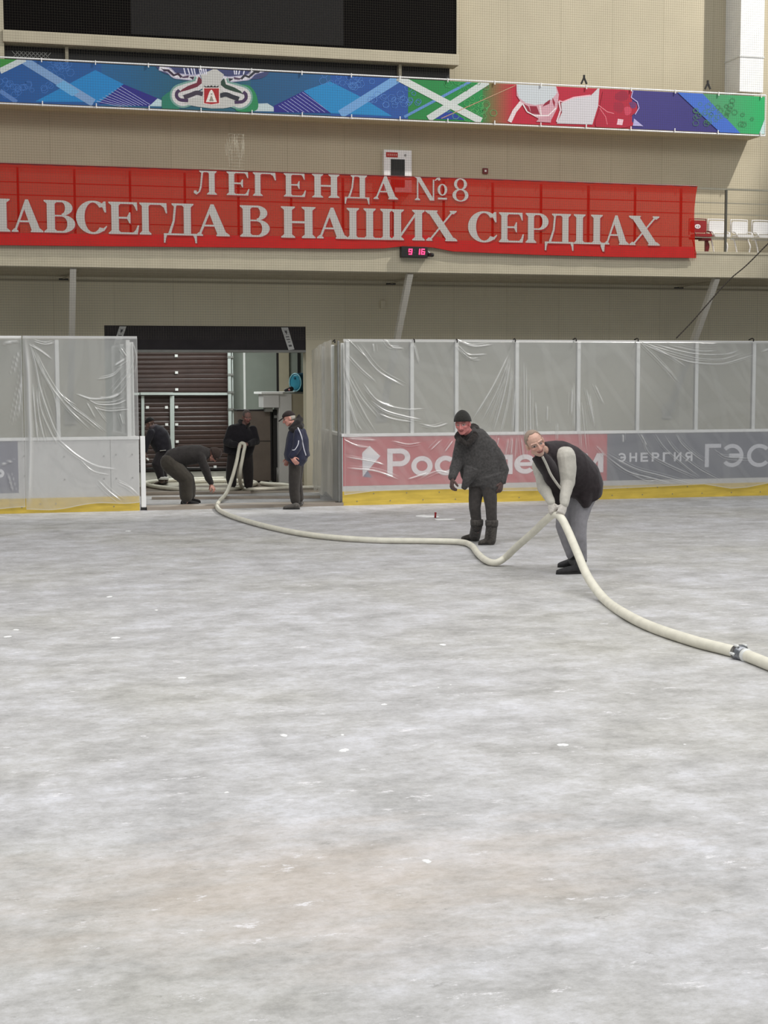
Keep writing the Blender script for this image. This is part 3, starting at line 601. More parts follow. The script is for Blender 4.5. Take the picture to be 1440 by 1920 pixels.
# ------------------------------------------------------------------ stand: railing, seats, red banner, clock
RY = FASCIA + 0.06
px_post = at(1361, 400, RY)[0]
r = empty('stand_railing', (8, RY, 4.7), 'thin steel railing along the front of the stand', 'railing')
rb = MB().bar((-4, RY, 5.93), (19.5, RY, 5.93), 0.035, 0.035); rb.build('top_rail', M['railm'], r)
for py in (382, 403, 447): z = at(1400, py, RY)[2]; MB().bar((-4, RY + 0.01, z), (19.5, RY + 0.01, z), 0.016, 0.016).build('rail_wire', M['railm'], r)
for k in range(-19, 6):
    x = px_post + 0.975 * k
    MB().box(x - 0.02, x + 0.02, RY - 0.02, RY + 0.02, 4.7, 5.92).build('rail_post', M['darkrail'], r)
SY = 28.15
def seat(x, m, fm, label, num=None):
    t = empty('stadium_chair', (x, SY, 4.70), label, 'chair', 'folding seats in the front row of the stand')
    z = 4.70
    def rr(w, h, cx, cz, y0, y1, rad):
        pts = []
        for sx, sz, a0 in ((1, 1, 0), (-1, 1, 90), (-1, -1, 180), (1, -1, 270)):
            for k in range(5): a = math.radians(a0 + 22.5 * k); pts.append((cx + sx * (w / 2 - rad) + rad * math.cos(a), cz + sz * (h / 2 - rad) + rad * math.sin(a)))
        n = len(pts); mb = MB(); v = [(a, y0, b) for a, b in pts] + [(a, y1, b) for a, b in pts]
        mb.add(v, [tuple(range(n)), tuple(reversed(range(n, 2 * n)))] + [(i, (i + 1) % n, n + (i + 1) % n, n + i) for i in range(n)]); return mb
    rr(0.36, 0.25, x, z + 0.60, SY + 0.20, SY + 0.225, 0.05).build('backrest', m, t)
    fr = MB().tube(curve([(x - 0.19, SY + 0.24, z + 0.43), (x - 0.19, SY + 0.24, z + 0.72), (x - 0.15, SY + 0.24, z + 0.755), (x + 0.15, SY + 0.24, z + 0.755), (x + 0.19, SY + 0.24, z + 0.72), (x + 0.19, SY + 0.24, z + 0.43)], 6), 0.011, 8)
    fr.build('back_frame', fm, t, True)
    rr(0.36, 0.06, x, z + 0.405, SY - 0.06, SY + 0.2, 0.025).build('seat_pan', m, t)
    MB().bar((x - 0.20, SY + 0.2, z + 0.36), (x + 0.20, SY + 0.2, z + 0.36), 0.05, 0.05).build('beam', fm, t)
    for s in (-1, 1):
        MB().tube(curve([(x + s * 0.17, SY + 0.15, z + 0.50), (x + s * 0.18, SY + 0.02, z + 0.47), (x + s * 0.165, SY - 0.02, z + 0.40), (x + s * 0.12, SY, z + 0.36)], 6), 0.014, 8).build('arm', fm, t, True)
        MB().tube(curve([(x + s * 0.15, SY + 0.18, z + 0.38), (x + s * 0.165, SY + 0.06, z + 0.22), (x + s * 0.15, SY + 0.05, z + 0.12), (x + s * 0.12, SY + 0.04, z)], 6), 0.016, 8).build('leg', fm, t, True)
    if num:
        MB().loft([((x - 0.02, SY + 0.2, z + 0.60), (0.065, 0, 0), (0, 0, 0.045)), ((x - 0.02, SY + 0.192, z + 0.60), (0.065, 0, 0), (0, 0, 0.045))], 24).build('number_plate', M['white'], t)
        a = Art(SY + 0.190, False); a.text(num, x - 0.055, x + 0.015, z + 0.58, z + 0.62, (70, 60, 60)); a.build('seat_number', M['print'], t)
    return t
sx = [at(p, 420, SY)[0] for p in (1318, 1353, 1396, 1436, 1476)]
sd = seat(sx[0], M['red'], M['darkred'], 'dark red folding seat with white number disc beside the red banner', '12')
MB().box(sx[0] - 0.02, sx[0] + 0.18, SY - 0.02, SY + 0.16, 5.00, 5.05).build('side_table', M['darkred'], sd)
MB().box(sx[0] + 0.09, sx[0] + 0.15, SY + 0.04, SY + 0.10, 4.70, 5.0).build('table_leg', M['darkred'], sd)
for i, n in enumerate(['white folding stand seat next to the red seat', 'white folding stand seat just right of the rail post', 'white folding stand seat third from the red seat', 'white folding stand seat farthest right']): seat(sx[i + 1], M['seat'], M['seat'], n)

# serif capital letters, height 1
TH, TN, SF, SH = 0.20, 0.06, 0.075, 0.05
def rect(x0, x1, y0, y1): return [(x0, y0), (x1, y0), (x1, y1), (x0, y1)]
def foot(xa, xb, top=False):
    y0, y1, yb = (0, SH, 0.11) if not top else (1, 1 - SH, 0.89)
    return [(xa - SF, y0), (xb + SF, y0), (xb + SF, y1 * 0.7 + y0 * 0.3), (xb, yb), (xa, yb), (xa - SF, y1 * 0.7 + y0 * 0.3)]
def stem(x, t=TH, top=True, bot=True): return [rect(x, x + t, 0, 1)] + ([foot(x, x + t)] if bot else []) + ([foot(x, x + t, True)] if top else [])
def arc(cx, cy, rx, ry, tx, ty, a0, a1, n=26):
    o = [(cx + rx * math.cos(math.radians(a0 + (a1 - a0) * k / n)), cy + ry * math.sin(math.radians(a0 + (a1 - a0) * k / n))) for k in range(n + 1)]
    i = [(cx + (rx - tx) * math.cos(math.radians(a0 + (a1 - a0) * k / n)), cy + (ry - ty) * math.sin(math.radians(a0 + (a1 - a0) * k / n))) for k in range(n + 1)]
    return o + i[::-1]
def glyph(ch):
    if ch == 'Н': return stem(.08) + stem(.60) + [rect(.2, .7, .47, .54)]
    if ch == 'И': return stem(.08) + stem(.66) + [[(.26, .08), (.26, .20), (.68, .92), (.68, .80)]]
    if ch == 'Г': return stem(.08) + [rect(.2, .80, 1 - TN, 1), [(.62, 1), (.82, 1), (.84, .68), (.80, .68), (.74, .86), (.62, .95)]]
    if ch == 'Е': return stem(.08) + [rect(.2, .76, 1 - TN, 1), rect(.2, .78, 0, TN), rect(.2, .58, .48, .54), [(.60, 1), (.77, 1), (.78, .74), (.75, .74), (.70, .88)], [(.60, 0), (.78, 0), (.82, .28), (.78, .28), (.72, .12)], [(.56, .68), (.59, .68), (.59, .34), (.56, .34), (.50, .48), (.50, .54)]]
    if ch == 'Ш': return stem(.08) + stem(.56) + stem(1.04) + [rect(.1, 1.2, 0, TN)]
    if ch == 'Ц': return stem(.08) + stem(.60) + [rect(.1, .95, 0, TN), [(.82, .0), (.95, .06), (.93, -.24), (.88, -.24), (.82, -.06)]]
    if ch == 'Х': return [[(.05, 1), (.28, 1), (.83, 0), (.60, 0)], [(.74, 1), (.80, 1), (.14, 0), (.08, 0)], foot(.10, .12), foot(.62, .80), foot(.08, .26, True), foot(.74, .78, True)]
    if ch == 'А': return [[(.42, 1), (.50, 1), (.84, 0), (.60, 0), (.38, .74)], [(.42, 1), (.46, .90), (.16, 0), (.10, 0)], rect(.22, .68, .30, .355), foot(.12, .15), foot(.63, .82)]
    if ch == 'Л': return stem(.56) + [rect(.24, .66, 1 - TN, 1), foot(.30, .34, True), [(.30, 1), (.36, 1), (.30, .30), (.24, .10), (.12, -.02), (.02, .06), (.03, .16), (.12, .16), (.14, .08), (.19, .12), (.25, .36)]]
    if ch == 'Д': return [rect(.56, .76, 0, 1), foot(.56, .76, True), rect(.26, .66, 1 - TN, 1), foot(.30, .33, True), [(.30, 1), (.36, 1), (.31, .45), (.20, .04), (.12, .04), (.25, .45)], rect(.0, .92, 0, TN), [(0, .05), (.10, .05), (.06, -.1), (.04, -.24), (0, -.24)], [(.92, .05), (.80, .05), (.86, -.1), (.88, -.24), (.92, -.24)]]
    if ch == 'В': return stem(.08) + [rect(.2, .45, 1 - TN, 1), rect(.2, .48, .50, .55), rect(.2, .48, 0, TN), arc(.45, .765, .28, .235, .19, TN, -90, 90), arc(.47, .275, .32, .275, .20, TN, -90, 90)]
    if ch == 'Р': return stem(.08) + [rect(.2, .45, 1 - TN, 1), rect(.2, .45, .44, .49), arc(.44, .72, .32, .28, .20, TN, -90, 90)]
    if ch == 'С': return [arc(.46, .5, .44, .52, .22, .06, 42, 318), [(.74, 1.0), (.79, 1.0), (.80, .66), (.76, .66), (.70, .82), (.66, .90)], [(.66, .09), (.80, .25), (.82, .22), (.74, .08)]]
    if ch == '8': return [arc(.36, .75, .26, .26, .12, .05, 0, 360, 40), arc(.36, .26, .32, .28, .14, .05, 0, 360, 40)]
    if ch == '№': return [rect(.16, .21, 0, 1), foot(.16, .20), [(.06, 1), (.28, 1), (.78, .0), (.62, 0), (.14, .95)], rect(.72, .77, 0, .90), [(.72, .85), (.77, .85), (.86, .98), (.96, 1), (1.0, .92), (.94, .86), (.88, .92), (.82, .86)], arc(1.06, .48, .17, .25, .09, .04, 0, 360, 30), rect(.90, 1.22, .06, .14)]
    return []
BN = FASCIA - 0.08
rbn = empty('red_banner', (6.5, BN, 5.2), 'long red banner with white lettering hung over the stand railing', 'banner')
def banner_cloth():
    x0, x1 = -4.0, at(1307, 400, BN)[0]; nx, nz = 440, 40; U = np.linspace(x0, x1, nx)
    zt = np.full(nx, 5.955); bp = [(-300, 458), (0, 460), (400, 464), (650, 467), (720, 466), (755, 462), (810, 464), (850, 472), (1000, 478), (1150, 482), (1305, 484)]
    bq = [at(a, b, BN) for a, b in bp]; zb = np.interp(U, [q[0] for q in bq], [q[2] for q in bq])
    T = np.linspace(0, 1, nz)[:, None]; X = np.repeat(U[None], nz, 0) - 0.06 * np.exp(-((x1 - U[None]) / 0.25) ** 2) * np.sin(T * 3.1) * (T < 0.92)
    Z = zt + (zb - zt) * T; Yv = BN + 0.004 * np.sin(U * 6.2)[None] * T + 0.003 * np.sin(U * 17 + 3 * T) + 0.05 * np.clip((x1 - 0.35 - U[None]) * -1, 0, 1) * np.sin(T * 7)
    idx = np.arange(nx * nz).reshape(nz, nx); f = np.stack([idx[:-1, :-1], idx[1:, :-1], idx[1:, 1:], idx[:-1, 1:]], -1).reshape(-1, 4)
    me = bpy.data.meshes.new('cloth'); me.from_pydata(np.stack([X, Yv, Z], -1).reshape(-1, 3).tolist(), [], f.tolist()); me.update(); link('cloth', me, M_RED, rbn, True)
    MB().tube([(x0, BN + 0.01, 5.955), (x1 - 0.02, BN + 0.01, 5.955)], 0.014, 8).build('top_hem', M['darkred'], rbn)
M_RED = mat_sheer('red_banner_cloth', (206, 34, 24), 0.88, 0.0, trans=0.5, rough=0.5)
banner_cloth()
def shade_band():  # deeper red strip: painted darkening where the cloth gets no backlight
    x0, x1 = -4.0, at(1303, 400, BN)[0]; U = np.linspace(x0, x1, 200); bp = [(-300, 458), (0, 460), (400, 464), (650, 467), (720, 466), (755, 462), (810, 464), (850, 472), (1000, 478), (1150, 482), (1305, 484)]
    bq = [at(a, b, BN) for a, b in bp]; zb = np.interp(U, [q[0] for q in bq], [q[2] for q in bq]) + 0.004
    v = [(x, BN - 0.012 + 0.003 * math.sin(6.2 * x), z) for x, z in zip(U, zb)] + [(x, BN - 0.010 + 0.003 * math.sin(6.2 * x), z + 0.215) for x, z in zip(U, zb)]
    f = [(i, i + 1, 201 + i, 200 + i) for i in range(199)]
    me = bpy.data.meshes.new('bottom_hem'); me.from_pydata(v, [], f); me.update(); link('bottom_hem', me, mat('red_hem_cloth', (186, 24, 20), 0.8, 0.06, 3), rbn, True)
shade_band()
lt = Art(BN - 0.014, False, 0.00025)
def letter(ch, xa, xb, ybot, ytop, rgb=(186, 180, 174), edge=True):
    q0 = at(xa, ybot, BN); q1 = at(xb, ytop, BN); P = glyph(ch); xs = [p[0] for g_ in P for p in g_]; m0, m1 = min(xs), max(xs)
    lt.k = 0
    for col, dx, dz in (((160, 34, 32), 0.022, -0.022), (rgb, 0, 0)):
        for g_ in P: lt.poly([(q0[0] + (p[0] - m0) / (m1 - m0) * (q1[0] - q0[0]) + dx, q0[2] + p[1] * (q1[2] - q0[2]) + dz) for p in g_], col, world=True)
base = lambda x: 433.5 + 0.0215 * x
capt = lambda x: 373.5 + 0.0270 * x
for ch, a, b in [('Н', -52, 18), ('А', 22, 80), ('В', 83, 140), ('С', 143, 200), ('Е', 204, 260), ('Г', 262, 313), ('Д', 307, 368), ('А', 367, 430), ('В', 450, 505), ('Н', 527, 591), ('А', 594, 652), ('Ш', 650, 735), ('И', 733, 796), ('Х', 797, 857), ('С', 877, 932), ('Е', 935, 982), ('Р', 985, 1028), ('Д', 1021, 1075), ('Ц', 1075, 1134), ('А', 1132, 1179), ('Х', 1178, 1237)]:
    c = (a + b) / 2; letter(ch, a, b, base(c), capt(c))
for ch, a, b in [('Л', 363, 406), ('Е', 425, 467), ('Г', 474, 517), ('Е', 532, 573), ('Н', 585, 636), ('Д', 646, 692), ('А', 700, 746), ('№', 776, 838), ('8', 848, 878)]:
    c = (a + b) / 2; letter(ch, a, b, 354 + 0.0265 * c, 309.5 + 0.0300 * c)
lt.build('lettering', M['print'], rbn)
# clock
CKY = FASCIA - 0.14
q0 = at(753, 482, CKY); q1 = at(802, 463, CKY)
ck = empty('wall_clock', ((q0[0] + q1[0]) / 2, CKY, q0[2]), 'black digital clock with red digits below the red banner', 'clock')
MB().box(q0[0], q1[0], CKY, FASCIA - 0.0, q0[2], q1[2]).build('case', M['black'], ck, bevel=0.006)
def seg7(d, x0, x1, z0, z1):
    zm = (z0 + z1) / 2; w = 0.020; mb = MB(); y0, y1 = CKY - 0.006, CKY + 0.001; sl_ = lambda z: (z - z0) * 0.12
    on = {'9': 'abcdfg', '1': 'bc', '6': 'acdefg'}[d]
    S_ = dict(a=((x0, z1), (x1, z1)), d=((x0, z0), (x1, z0)), g=((x0, zm), (x1, zm)), f=((x0, zm), (x0, z1)), e=((x0, z0), (x0, zm)), b=((x1, zm), (x1, z1)), c=((x1, z0), (x1, zm)))
    for k in on: (a, b), (c, d_) = S_[k]; mb.bar((a + sl_(b), CKY - 0.003, b), (c + sl_(d_), CKY - 0.003, d_), w, 0.006, (0, 1, 0)) if a != c else mb.bar((a + sl_(b), CKY - 0.003, b - w / 2), (c + sl_(d_), CKY - 0.003, d_ + w / 2), w, 0.006, (0, 1, 0))
    return mb
for d, a, b in [('9', 766, 771.5), ('1', 782, 786), ('6', 790, 795.5)]: seg7(d, at(a, 472, CKY)[0], at(b, 472, CKY)[0], at(a, 476.5, CKY)[2], at(a, 467.3, CKY)[2]).build('digit', M['digit'], ck)
cx = at(777, 472, CKY); MB().box(cx[0] - .012, cx[0] + .012, CKY - 0.003, CKY, cx[2] + .02, cx[2] + .045).box(cx[0] - .012, cx[0] + .012, CKY - 0.003, CKY, cx[2] - .03, cx[2] - .005).build('colon', M['digitoff'], ck)
q = at(807, 477, CKY - 0.02); scm = empty('security_camera', q, 'small black camera on the right side of the clock', 'camera')
MB().cap(q + V(-0.02, 0.1, 0), 0.035, q + V(0.015, -0.06, -0.015), 0.04).build('camera_body', M['rubber'], scm, True)
MB().bar(q + V(-0.01, 0.02, 0.03), q + V(-0.01, 0.16, 0.07), 0.02, 0.02).build('bracket', M['white'], scm)
MB().cap(q + V(0.018, -0.075, -0.018), 0.022, q + V(0.02, -0.09, -0.02), 0.02).build('lens', M['black'], scm, True)
# braces, soffit brackets, junction box
for i, (px, py) in enumerate([(137, 504), (769, 513), (1344, 523)]):
    X = at(px, py, FASCIA + 0.08)[0]
    o = MB().bar((X, FASCIA + 0.10, 4.20), (X, WALL - 0.12, 1.50), 0.13, 0.11, (1, 0, 0)); t = empty('balcony_brace', (X, WALL, 1.5), ['slanted grey steel brace under the balcony at the left', 'slanted grey steel brace under the balcony below the clock', 'slanted grey steel brace under the balcony at the right'][i], 'brace', 'steel braces under the balcony')
    o.build('brace_beam', M['bracem'], t); MB().box(X - 0.11, X + 0.11, WALL - 0.06, WALL - 0.006, 1.35, 1.65).build('foot_plate', M['bracem'], t)
    px2, py2 = [(118, 516), (732, 529), (1272, 534)][i]; q = at(px2, py2, WALL - 0.25)
    t = empty('soffit_bracket', q, ['small black bracket by the left brace under the balcony', 'small black bracket by the middle brace below the clock', 'small black bracket by the right brace under the balcony'][i], 'bracket', 'small black brackets under the balcony')
    MB().box(q[0] - 0.08, q[0] + 0.10, q[1] - 0.04, q[1] + 0.04, 4.10, 4.13).build('plate', M['black'], t)
    MB().bar((q[0], q[1], 4.13), (q[0] + 0.25, FASCIA + 0.9, 4.185), 0.04, 0.02).build('arm', M['soffit'], t)
q = at(717, 571, WALL); t = tag(MB().box(q[0] - 0.05, q[0] + 0.05, WALL - 0.05, WALL, q[2] - 0.08, q[2] + 0.08).build('junction_box', M['lowclad'], None, bevel=0.006), 'small olive junction box on the wall below the clock', 'junction box')
# fire cabinet and call point
q0 = at(720, 336, WALL - 0.15); q1 = at(772, 282, WALL - 0.15); fc = empty('fire_cabinet', ((q0[0] + q1[0]) / 2, WALL, q0[2]), 'white fire cabinet with dark window and red label on the upper wall', 'cabinet')
zb_ = q0[2] - 0.25
MB().box(q0[0], q1[0], WALL - 0.15, WALL, zb_, q1[2]).build('cabinet_body', M['white'], fc, bevel=0.008)
w0 = at(733, 330, WALL - 0.16); w1 = at(759, 299, WALL - 0.16); MB().box(w0[0], w1[0], WALL - 0.158, WALL - 0.15, zb_ + 0.1, w1[2]).build('window', M['black'], fc)
l0 = at(724, 294.5, WALL - 0.16); l1 = at(746, 286, WALL - 0.16); a = Art(WALL - 0.156, False); a.poly([(l0[0], l0[2]), (l1[0], l0[2]), (l1[0], l1[2]), (l0[0], l1[2])], (176, 44, 40), world=True)
for k in range(5): a.poly([(l0[0] + .03 + .042 * k, l0[2] + .03), (l0[0] + .055 + .042 * k, l0[2] + .03), (l0[0] + .055 + .042 * k, l1[2] - .03), (l0[0] + .03 + .042 * k, l1[2] - .03)], (216, 150, 140), world=True)
a.build('red_label', M['print'], fc)
k0 = at(760, 291, WALL - 0.16); MB().tube([(k0[0], WALL - 0.165, k0[2]), (k0[0], WALL - 0.15, k0[2])], 0.022, 14).build('lock', M['steel'], fc)
q = at(909, 321, WALL); t = empty('call_point', q, 'small dark red call point box on the wall right of the fire cabinet', 'call point')
MB().box(q[0] - 0.055, q[0] + 0.055, WALL - 0.05, WALL, q[2] - 0.055, q[2] + 0.055).build('box', M['darkred'], t, bevel=0.006)
MB().box(q[0] - 0.02, q[0] + 0.02, WALL - 0.055, WALL - 0.05, q[2] - 0.02, q[2] + 0.02).build('button', M['white'], t)

# ------------------------------------------------------------------ gantry with the long printed banner, screen, duct
GY = 28.91
gx1 = at(1435, 215, GY)[0]; gz0 = at(720, 221.5, GY)[2]; gz1 = at(720, 146, GY)[2]
struct('trim_5', MB().box(-4, gx1 - 0.02, GY + 0.08, WALL, gz0 - 0.02, gz0 + 0.06), M['slab'], 'underside of the narrow service gantry behind the long printed banner')
bb = empty('printed_banner', (6, GY, gz0), 'long blue green and red printed banner along the gantry', 'banner')
art = Art(GY, True, 0.00008)
def clip(pts):
    P = [tuple(at(p[0], p[1], GY)[[0, 2]]) for p in pts]
    for ax, lim, sg in ((1, gz0, 1), (1, gz1, -1), (0, -4.0, 1), (0, gx1 - 0.02, -1)):
        out = []
        for i in range(len(P)):
            a, b = P[i - 1], P[i]; ia, ib = (a[ax] - lim) * sg >= 0, (b[ax] - lim) * sg >= 0
            if ia != ib: t = (lim - a[ax]) / (b[ax] - a[ax]); out.append((a[0] + t * (b[0] - a[0]), a[1] + t * (b[1] - a[1])))
            if ib: out.append(b)
        P = out
        if not P: return []
    return P
def ap(pts, rgb, rgb2=None):
    P = clip(pts)
    if len(P) >= 3: art.poly(P, rgb, rgb2, True)
def astroke(pts, w, rgb, rgb2=None):
    p = [np.array(a, float) for a in pts]; L, R = [], []
    for i in range(len(p)):
        d = unit(p[min(i + 1, len(p) - 1)] - p[max(i - 1, 0)]); nn = np.array([-d[1], d[0]]); ww = (w if np.isscalar(w) else w[i]) / 2
        L.append(tuple(p[i] + nn * ww)); R.append(tuple(p[i] - nn * ww))
    ap(L + R[::-1], rgb, rgb2)
B1 = lambda *p: [(x / 2.88, y / 2.88) for x, y in p]; B2 = lambda *p: [(480 + x / 2.88, y / 2.88) for x, y in p]; B3 = lambda *p: [(940 + x / 2.88, y / 2.88) for x, y in p]
EM = lambda *p: [(290 + x / 6.857, 110 + y / 6.857) for x, y in p]; PL = lambda *p: [(930 + x / 4.8, 140 + y / 4.8) for x, y in p]
def col_band(xa, xb, c, c2=None): ap([(xa, 60), (xa, 320), (xb, 320), (xb, 60)], c, c2)
for xa, xb, c, c2 in [(-420, 190, (34, 82, 156), (34, 88, 150)), (190, 340, (36, 96, 146), (38, 92, 116)), (340, 470, (40, 92, 110), (44, 96, 116)), (470, 620, (40, 88, 126), (40, 92, 140)), (620, 765, (40, 86, 156), (44, 84, 156)), (765, 905, (40, 128, 66), (36, 140, 74)), (905, 962, (70, 120, 66), (184, 40, 60)), (962, 1185, (184, 36, 58), (176, 40, 62)), (1185, 1440, (66, 60, 124), (56, 54, 116))]: col_band(xa, xb, c, c2)
ap([(940 + 1050 / 2.88, 480 / 2.88), (1445, 480 / 2.88), (1445, 730 / 2.88), (940 + 1290 / 2.88, 730 / 2.88)], (84, 138, 104), (40, 168, 98))
hr = np.random.default_rng(9)
def rings(cx_, cy_, n, sx_, sy_, rgb, rad=(4, 8)):
    k_ = art.k
    for k in range(n):
        art.k = k_ + 3 * (k % 3)
        x, y, R = cx_ + hr.normal() * sx_, cy_ + hr.normal() * sy_, hr.uniform(*rad)
        pts = [(x + R * math.cos(math.radians(60 * i + 10)), y + R * 0.92 * math.sin(math.radians(60 * i + 10))) for i in range(7)]
        kk = art.k
        for i in range(6): art.k = kk + i % 3; astroke([pts[i], pts[i + 1]], 0.8, rgb)
ap(B1((0, 300), (100, 318), (0, 372)), (60, 140, 60)); rings(115, 128, 16, 26, 7, (70, 120, 190)); rings(38, 160, 22, 24, 9, (70, 122, 196))
ap(B1((515, 378), (668, 455), (535, 552), (190, 548)), (34, 130, 194)); astroke(B1((118, 318), (505, 556)), 15, (124, 158, 200)); ap(B1((300, 462), (345, 435), (430, 495), (390, 520)), (108, 170, 216))
astroke(B1((0, 384), (135, 318)), 11, (196, 206, 206)); astroke(B1((0, 490), (90, 552)), 8, (90, 130, 190))
ap(B1((668, 455), (855, 532), (810, 576), (532, 560)), (44, 42, 128))
for k in range(9): astroke(B1((650 - 16 * k, 466 + 10 * k), (812 - 20 * k, 566 + 1.2 * k)), 0.9, (170, 178, 216))
ap(B1((850, 532), (960, 577), (806, 573)), (186, 210, 216))
ap(B2((0, 560), (62, 558), (132, 602), (-30, 600)), (190, 206, 208))
ap(B2((95, 572), (256, 492), (412, 612), (96, 606)), (44, 42, 128))
for k in range(9): astroke(B2((250 - 16 * k, 498 + 9 * k), (400 - 28 * k, 606)), 0.9, (160, 170, 214))
ap(B2((400, 440), (560, 520), (735, 628), (405, 612), (256, 492)), (38, 134, 192)); astroke(B2((775, 418), (455, 618)), 16, (112, 160, 210))
rings(655, 152, 18, 26, 8, (80, 130, 200)); rings(750, 186, 26, 28, 10, (84, 130, 200)); astroke(B2((1160, 440), (800, 632)), 5, (96, 140, 196))
ap(B2((1030, 586), (1130, 648), (925, 640)), (40, 66, 150)); rings(890, 205, 24, 20, 9, (90, 170, 100)); rings(850, 160, 8, 24, 5, (70, 160, 90))
astroke(B2((1250, 440), (930, 642)), 13, (200, 208, 204)); astroke(B2((765, 418), (1215, 654)), 13, (206, 212, 208)); astroke(B2((1400, 462), (1000, 640)), 1.4, (190, 150, 120))
# emblem with ribbons, crown, shield and derrick
def blob(pts, rgb, rgb2=None):
    ap([tuple(p) for p in curve(list(pts) + [pts[0]], 6)[:-1]], rgb, rgb2)
blob(EM((-20, 70), (330, 90), (728, 100), (1150, 130), (1460, 150), (1380, 250), (1130, 260), (728, 190), (400, 235), (130, 190)), (66, 72, 112))
blob(EM((90, 500), (180, 430), (300, 380), (330, 520), (300, 660), (110, 660)), (42, 122, 100)); blob(EM((1120, 330), (1230, 360), (1310, 480), (1310, 660), (1050, 670), (1080, 500)), (44, 134, 86))
for k in (0, 1):
    mm = (lambda p: [(1456 - x, y + 22) for x, y in p]) if k else (lambda p: list(p))
    astroke([*curve(EM(*mm(((60, 115), (180, 150), (250, 215), (340, 230), (500, 245), (590, 230)))), 6)], 11, (176, 172, 196)); astroke([*curve(EM(*mm(((60, 118), (180, 152), (250, 213), (340, 232), (500, 245), (580, 230)))), 6)], 7, (218, 216, 222))
    astroke([*curve(EM(*mm(((600, 260), (560, 340), (400, 390), (300, 430), (290, 500), (360, 545), (470, 510), (630, 470)))), 8)], 26, (120, 160, 150)); astroke([*curve(EM(*mm(((600, 260), (560, 340), (400, 390), (300, 430), (290, 500), (360, 545), (470, 510), (630, 470)))), 8)], 19, (208, 206, 204))
ap(EM((590, 205), (780, 125), (890, 205), (850, 300), (862, 420), (1010, 500), (1100, 600), (880, 640), (728, 640), (560, 620), (360, 580), (450, 520), (612, 480), (612, 290)), (194, 193, 188))
for x0, x1 in [(375, 395), (425, 450), (470, 490), (505, 520), (570, 590), (600, 612), (625, 640), (655, 665), (1020, 1030), (1050, 1052), (1095, 1080), (1155, 1140)]: astroke(EM((x0, 115 + 0.02 * x0), (x1, 205)), 2.2, (222, 222, 236))
for mir in (0, 1):
    mx_ = (lambda p: [(1456 - x, y + 22) for x, y in p]) if mir else (lambda p: p)
    e = lambda *p: EM(*mx_(list(p))); dk = (58, 42, 62) if not mir else (50, 52, 62); rd = (112, 42, 58) if not mir else (44, 70, 58)
    ap(e((75, 118), (105, 135), (180, 140), (180, 162), (120, 165)), dk); astroke(e((170, 150), (245, 215), (300, 195), (345, 240)), 4.5, dk); ap(e((335, 235), (440, 215), (435, 245), (370, 252)), (88, 68, 92)); ap(e((440, 235), (510, 230), (495, 275)), dk)
    ap(e((565, 228), (605, 270), (605, 318), (545, 365), (440, 400), (345, 425), (320, 440), (345, 400), (430, 350), (540, 310)), rd)
    astroke([*curve(e((318, 405), (285, 440), (285, 490), (330, 530), (430, 540)), 8)], 6.2, (70, 50, 84))
    astroke([*curve(e((375, 500), (470, 465), (540, 440), (618, 455)), 8)], 8.5, (66, 58, 72) if not mir else (48, 50, 60))
ap(EM((632, 345), (645, 372), (815, 372), (825, 345), (790, 362), (775, 345), (750, 362), (728, 342), (705, 362), (690, 345), (665, 362)), (40, 38, 40)); ap(EM((622, 372), (838, 372), (838, 585), (728, 600), (622, 585)), (226, 214, 208)); ap(EM((634, 382), (826, 382), (826, 574), (728, 588), (634, 574)), (170, 38, 44))
ap(EM((728, 398), (752, 425), (800, 560), (658, 560), (704, 425)), (232, 224, 216)); ap(EM((728, 470), (760, 548), (698, 548)), (150, 140, 128)); ap(EM((716, 450), (745, 450), (730, 466)), (60, 44, 44))
# hockey player
astroke(PL((240, 235), (165, 330), (120, 425)), 8, (226, 210, 212)); ap(PL((180, 70), (535, 85), (565, 180), (550, 300), (500, 400), (440, 430), (360, 385), (270, 330), (225, 250), (185, 190)), (206, 160, 170))
ap(PL((188, 60), (528, 75), (548, 165), (500, 225), (430, 262), (350, 275), (265, 255), (208, 210), (188, 150)), (198, 204, 208))
ap(PL((300, 282), (365, 285), (392, 358), (315, 352)), (146, 36, 58)); ap(PL((415, 290), (440, 255), (488, 222), (480, 262)), (140, 34, 56)); ap(PL((245, 262), (290, 285), (318, 355), (268, 320)), (150, 40, 60)); ap(PL((505, 205), (530, 250), (525, 295), (508, 250)), (150, 40, 60))
astroke(PL((235, 255), (280, 335), (350, 372), (470, 368), (540, 300)), 2.2, (232, 222, 222)); astroke(PL((395, 280), (405, 370)), 2.0, (232, 222, 222)); ap(PL((380, 400), (470, 378), (500, 385), (490, 432), (360, 425)), (200, 150, 160)); astroke(PL((565, 240), (580, 320), (545, 425)), 3, (224, 200, 206))
ap(PL((585, 255), (700, 210), (850, 190), (930, 110), (918, 280), (865, 450), (545, 440), (592, 340)), (204, 200, 204)); astroke(PL((565, 235), (600, 245), (700, 205), (850, 186)), 2.4, (232, 180, 190))
for pts, c_ in [(((960, 150), (1080, 120), (1180, 150), (1200, 230), (1260, 260), (1265, 330), (1200, 390), (1235, 450), (1120, 480), (900, 470), (930, 300)), (172, 38, 60)), (((1070, 175), (1130, 145), (1180, 165), (1185, 215), (1130, 240), (1070, 220)), (150, 36, 60)), (((1060, 250), (1130, 250), (1150, 300), (1120, 345), (1060, 320)), (156, 38, 60)), (((1150, 300), (1180, 288), (1215, 305), (1210, 350), (1165, 365)), (196, 70, 92)), (((1195, 255), (1225, 245), (1258, 265), (1250, 300), (1215, 300)), (110, 56, 104))]: blob(PL(*pts), c_)
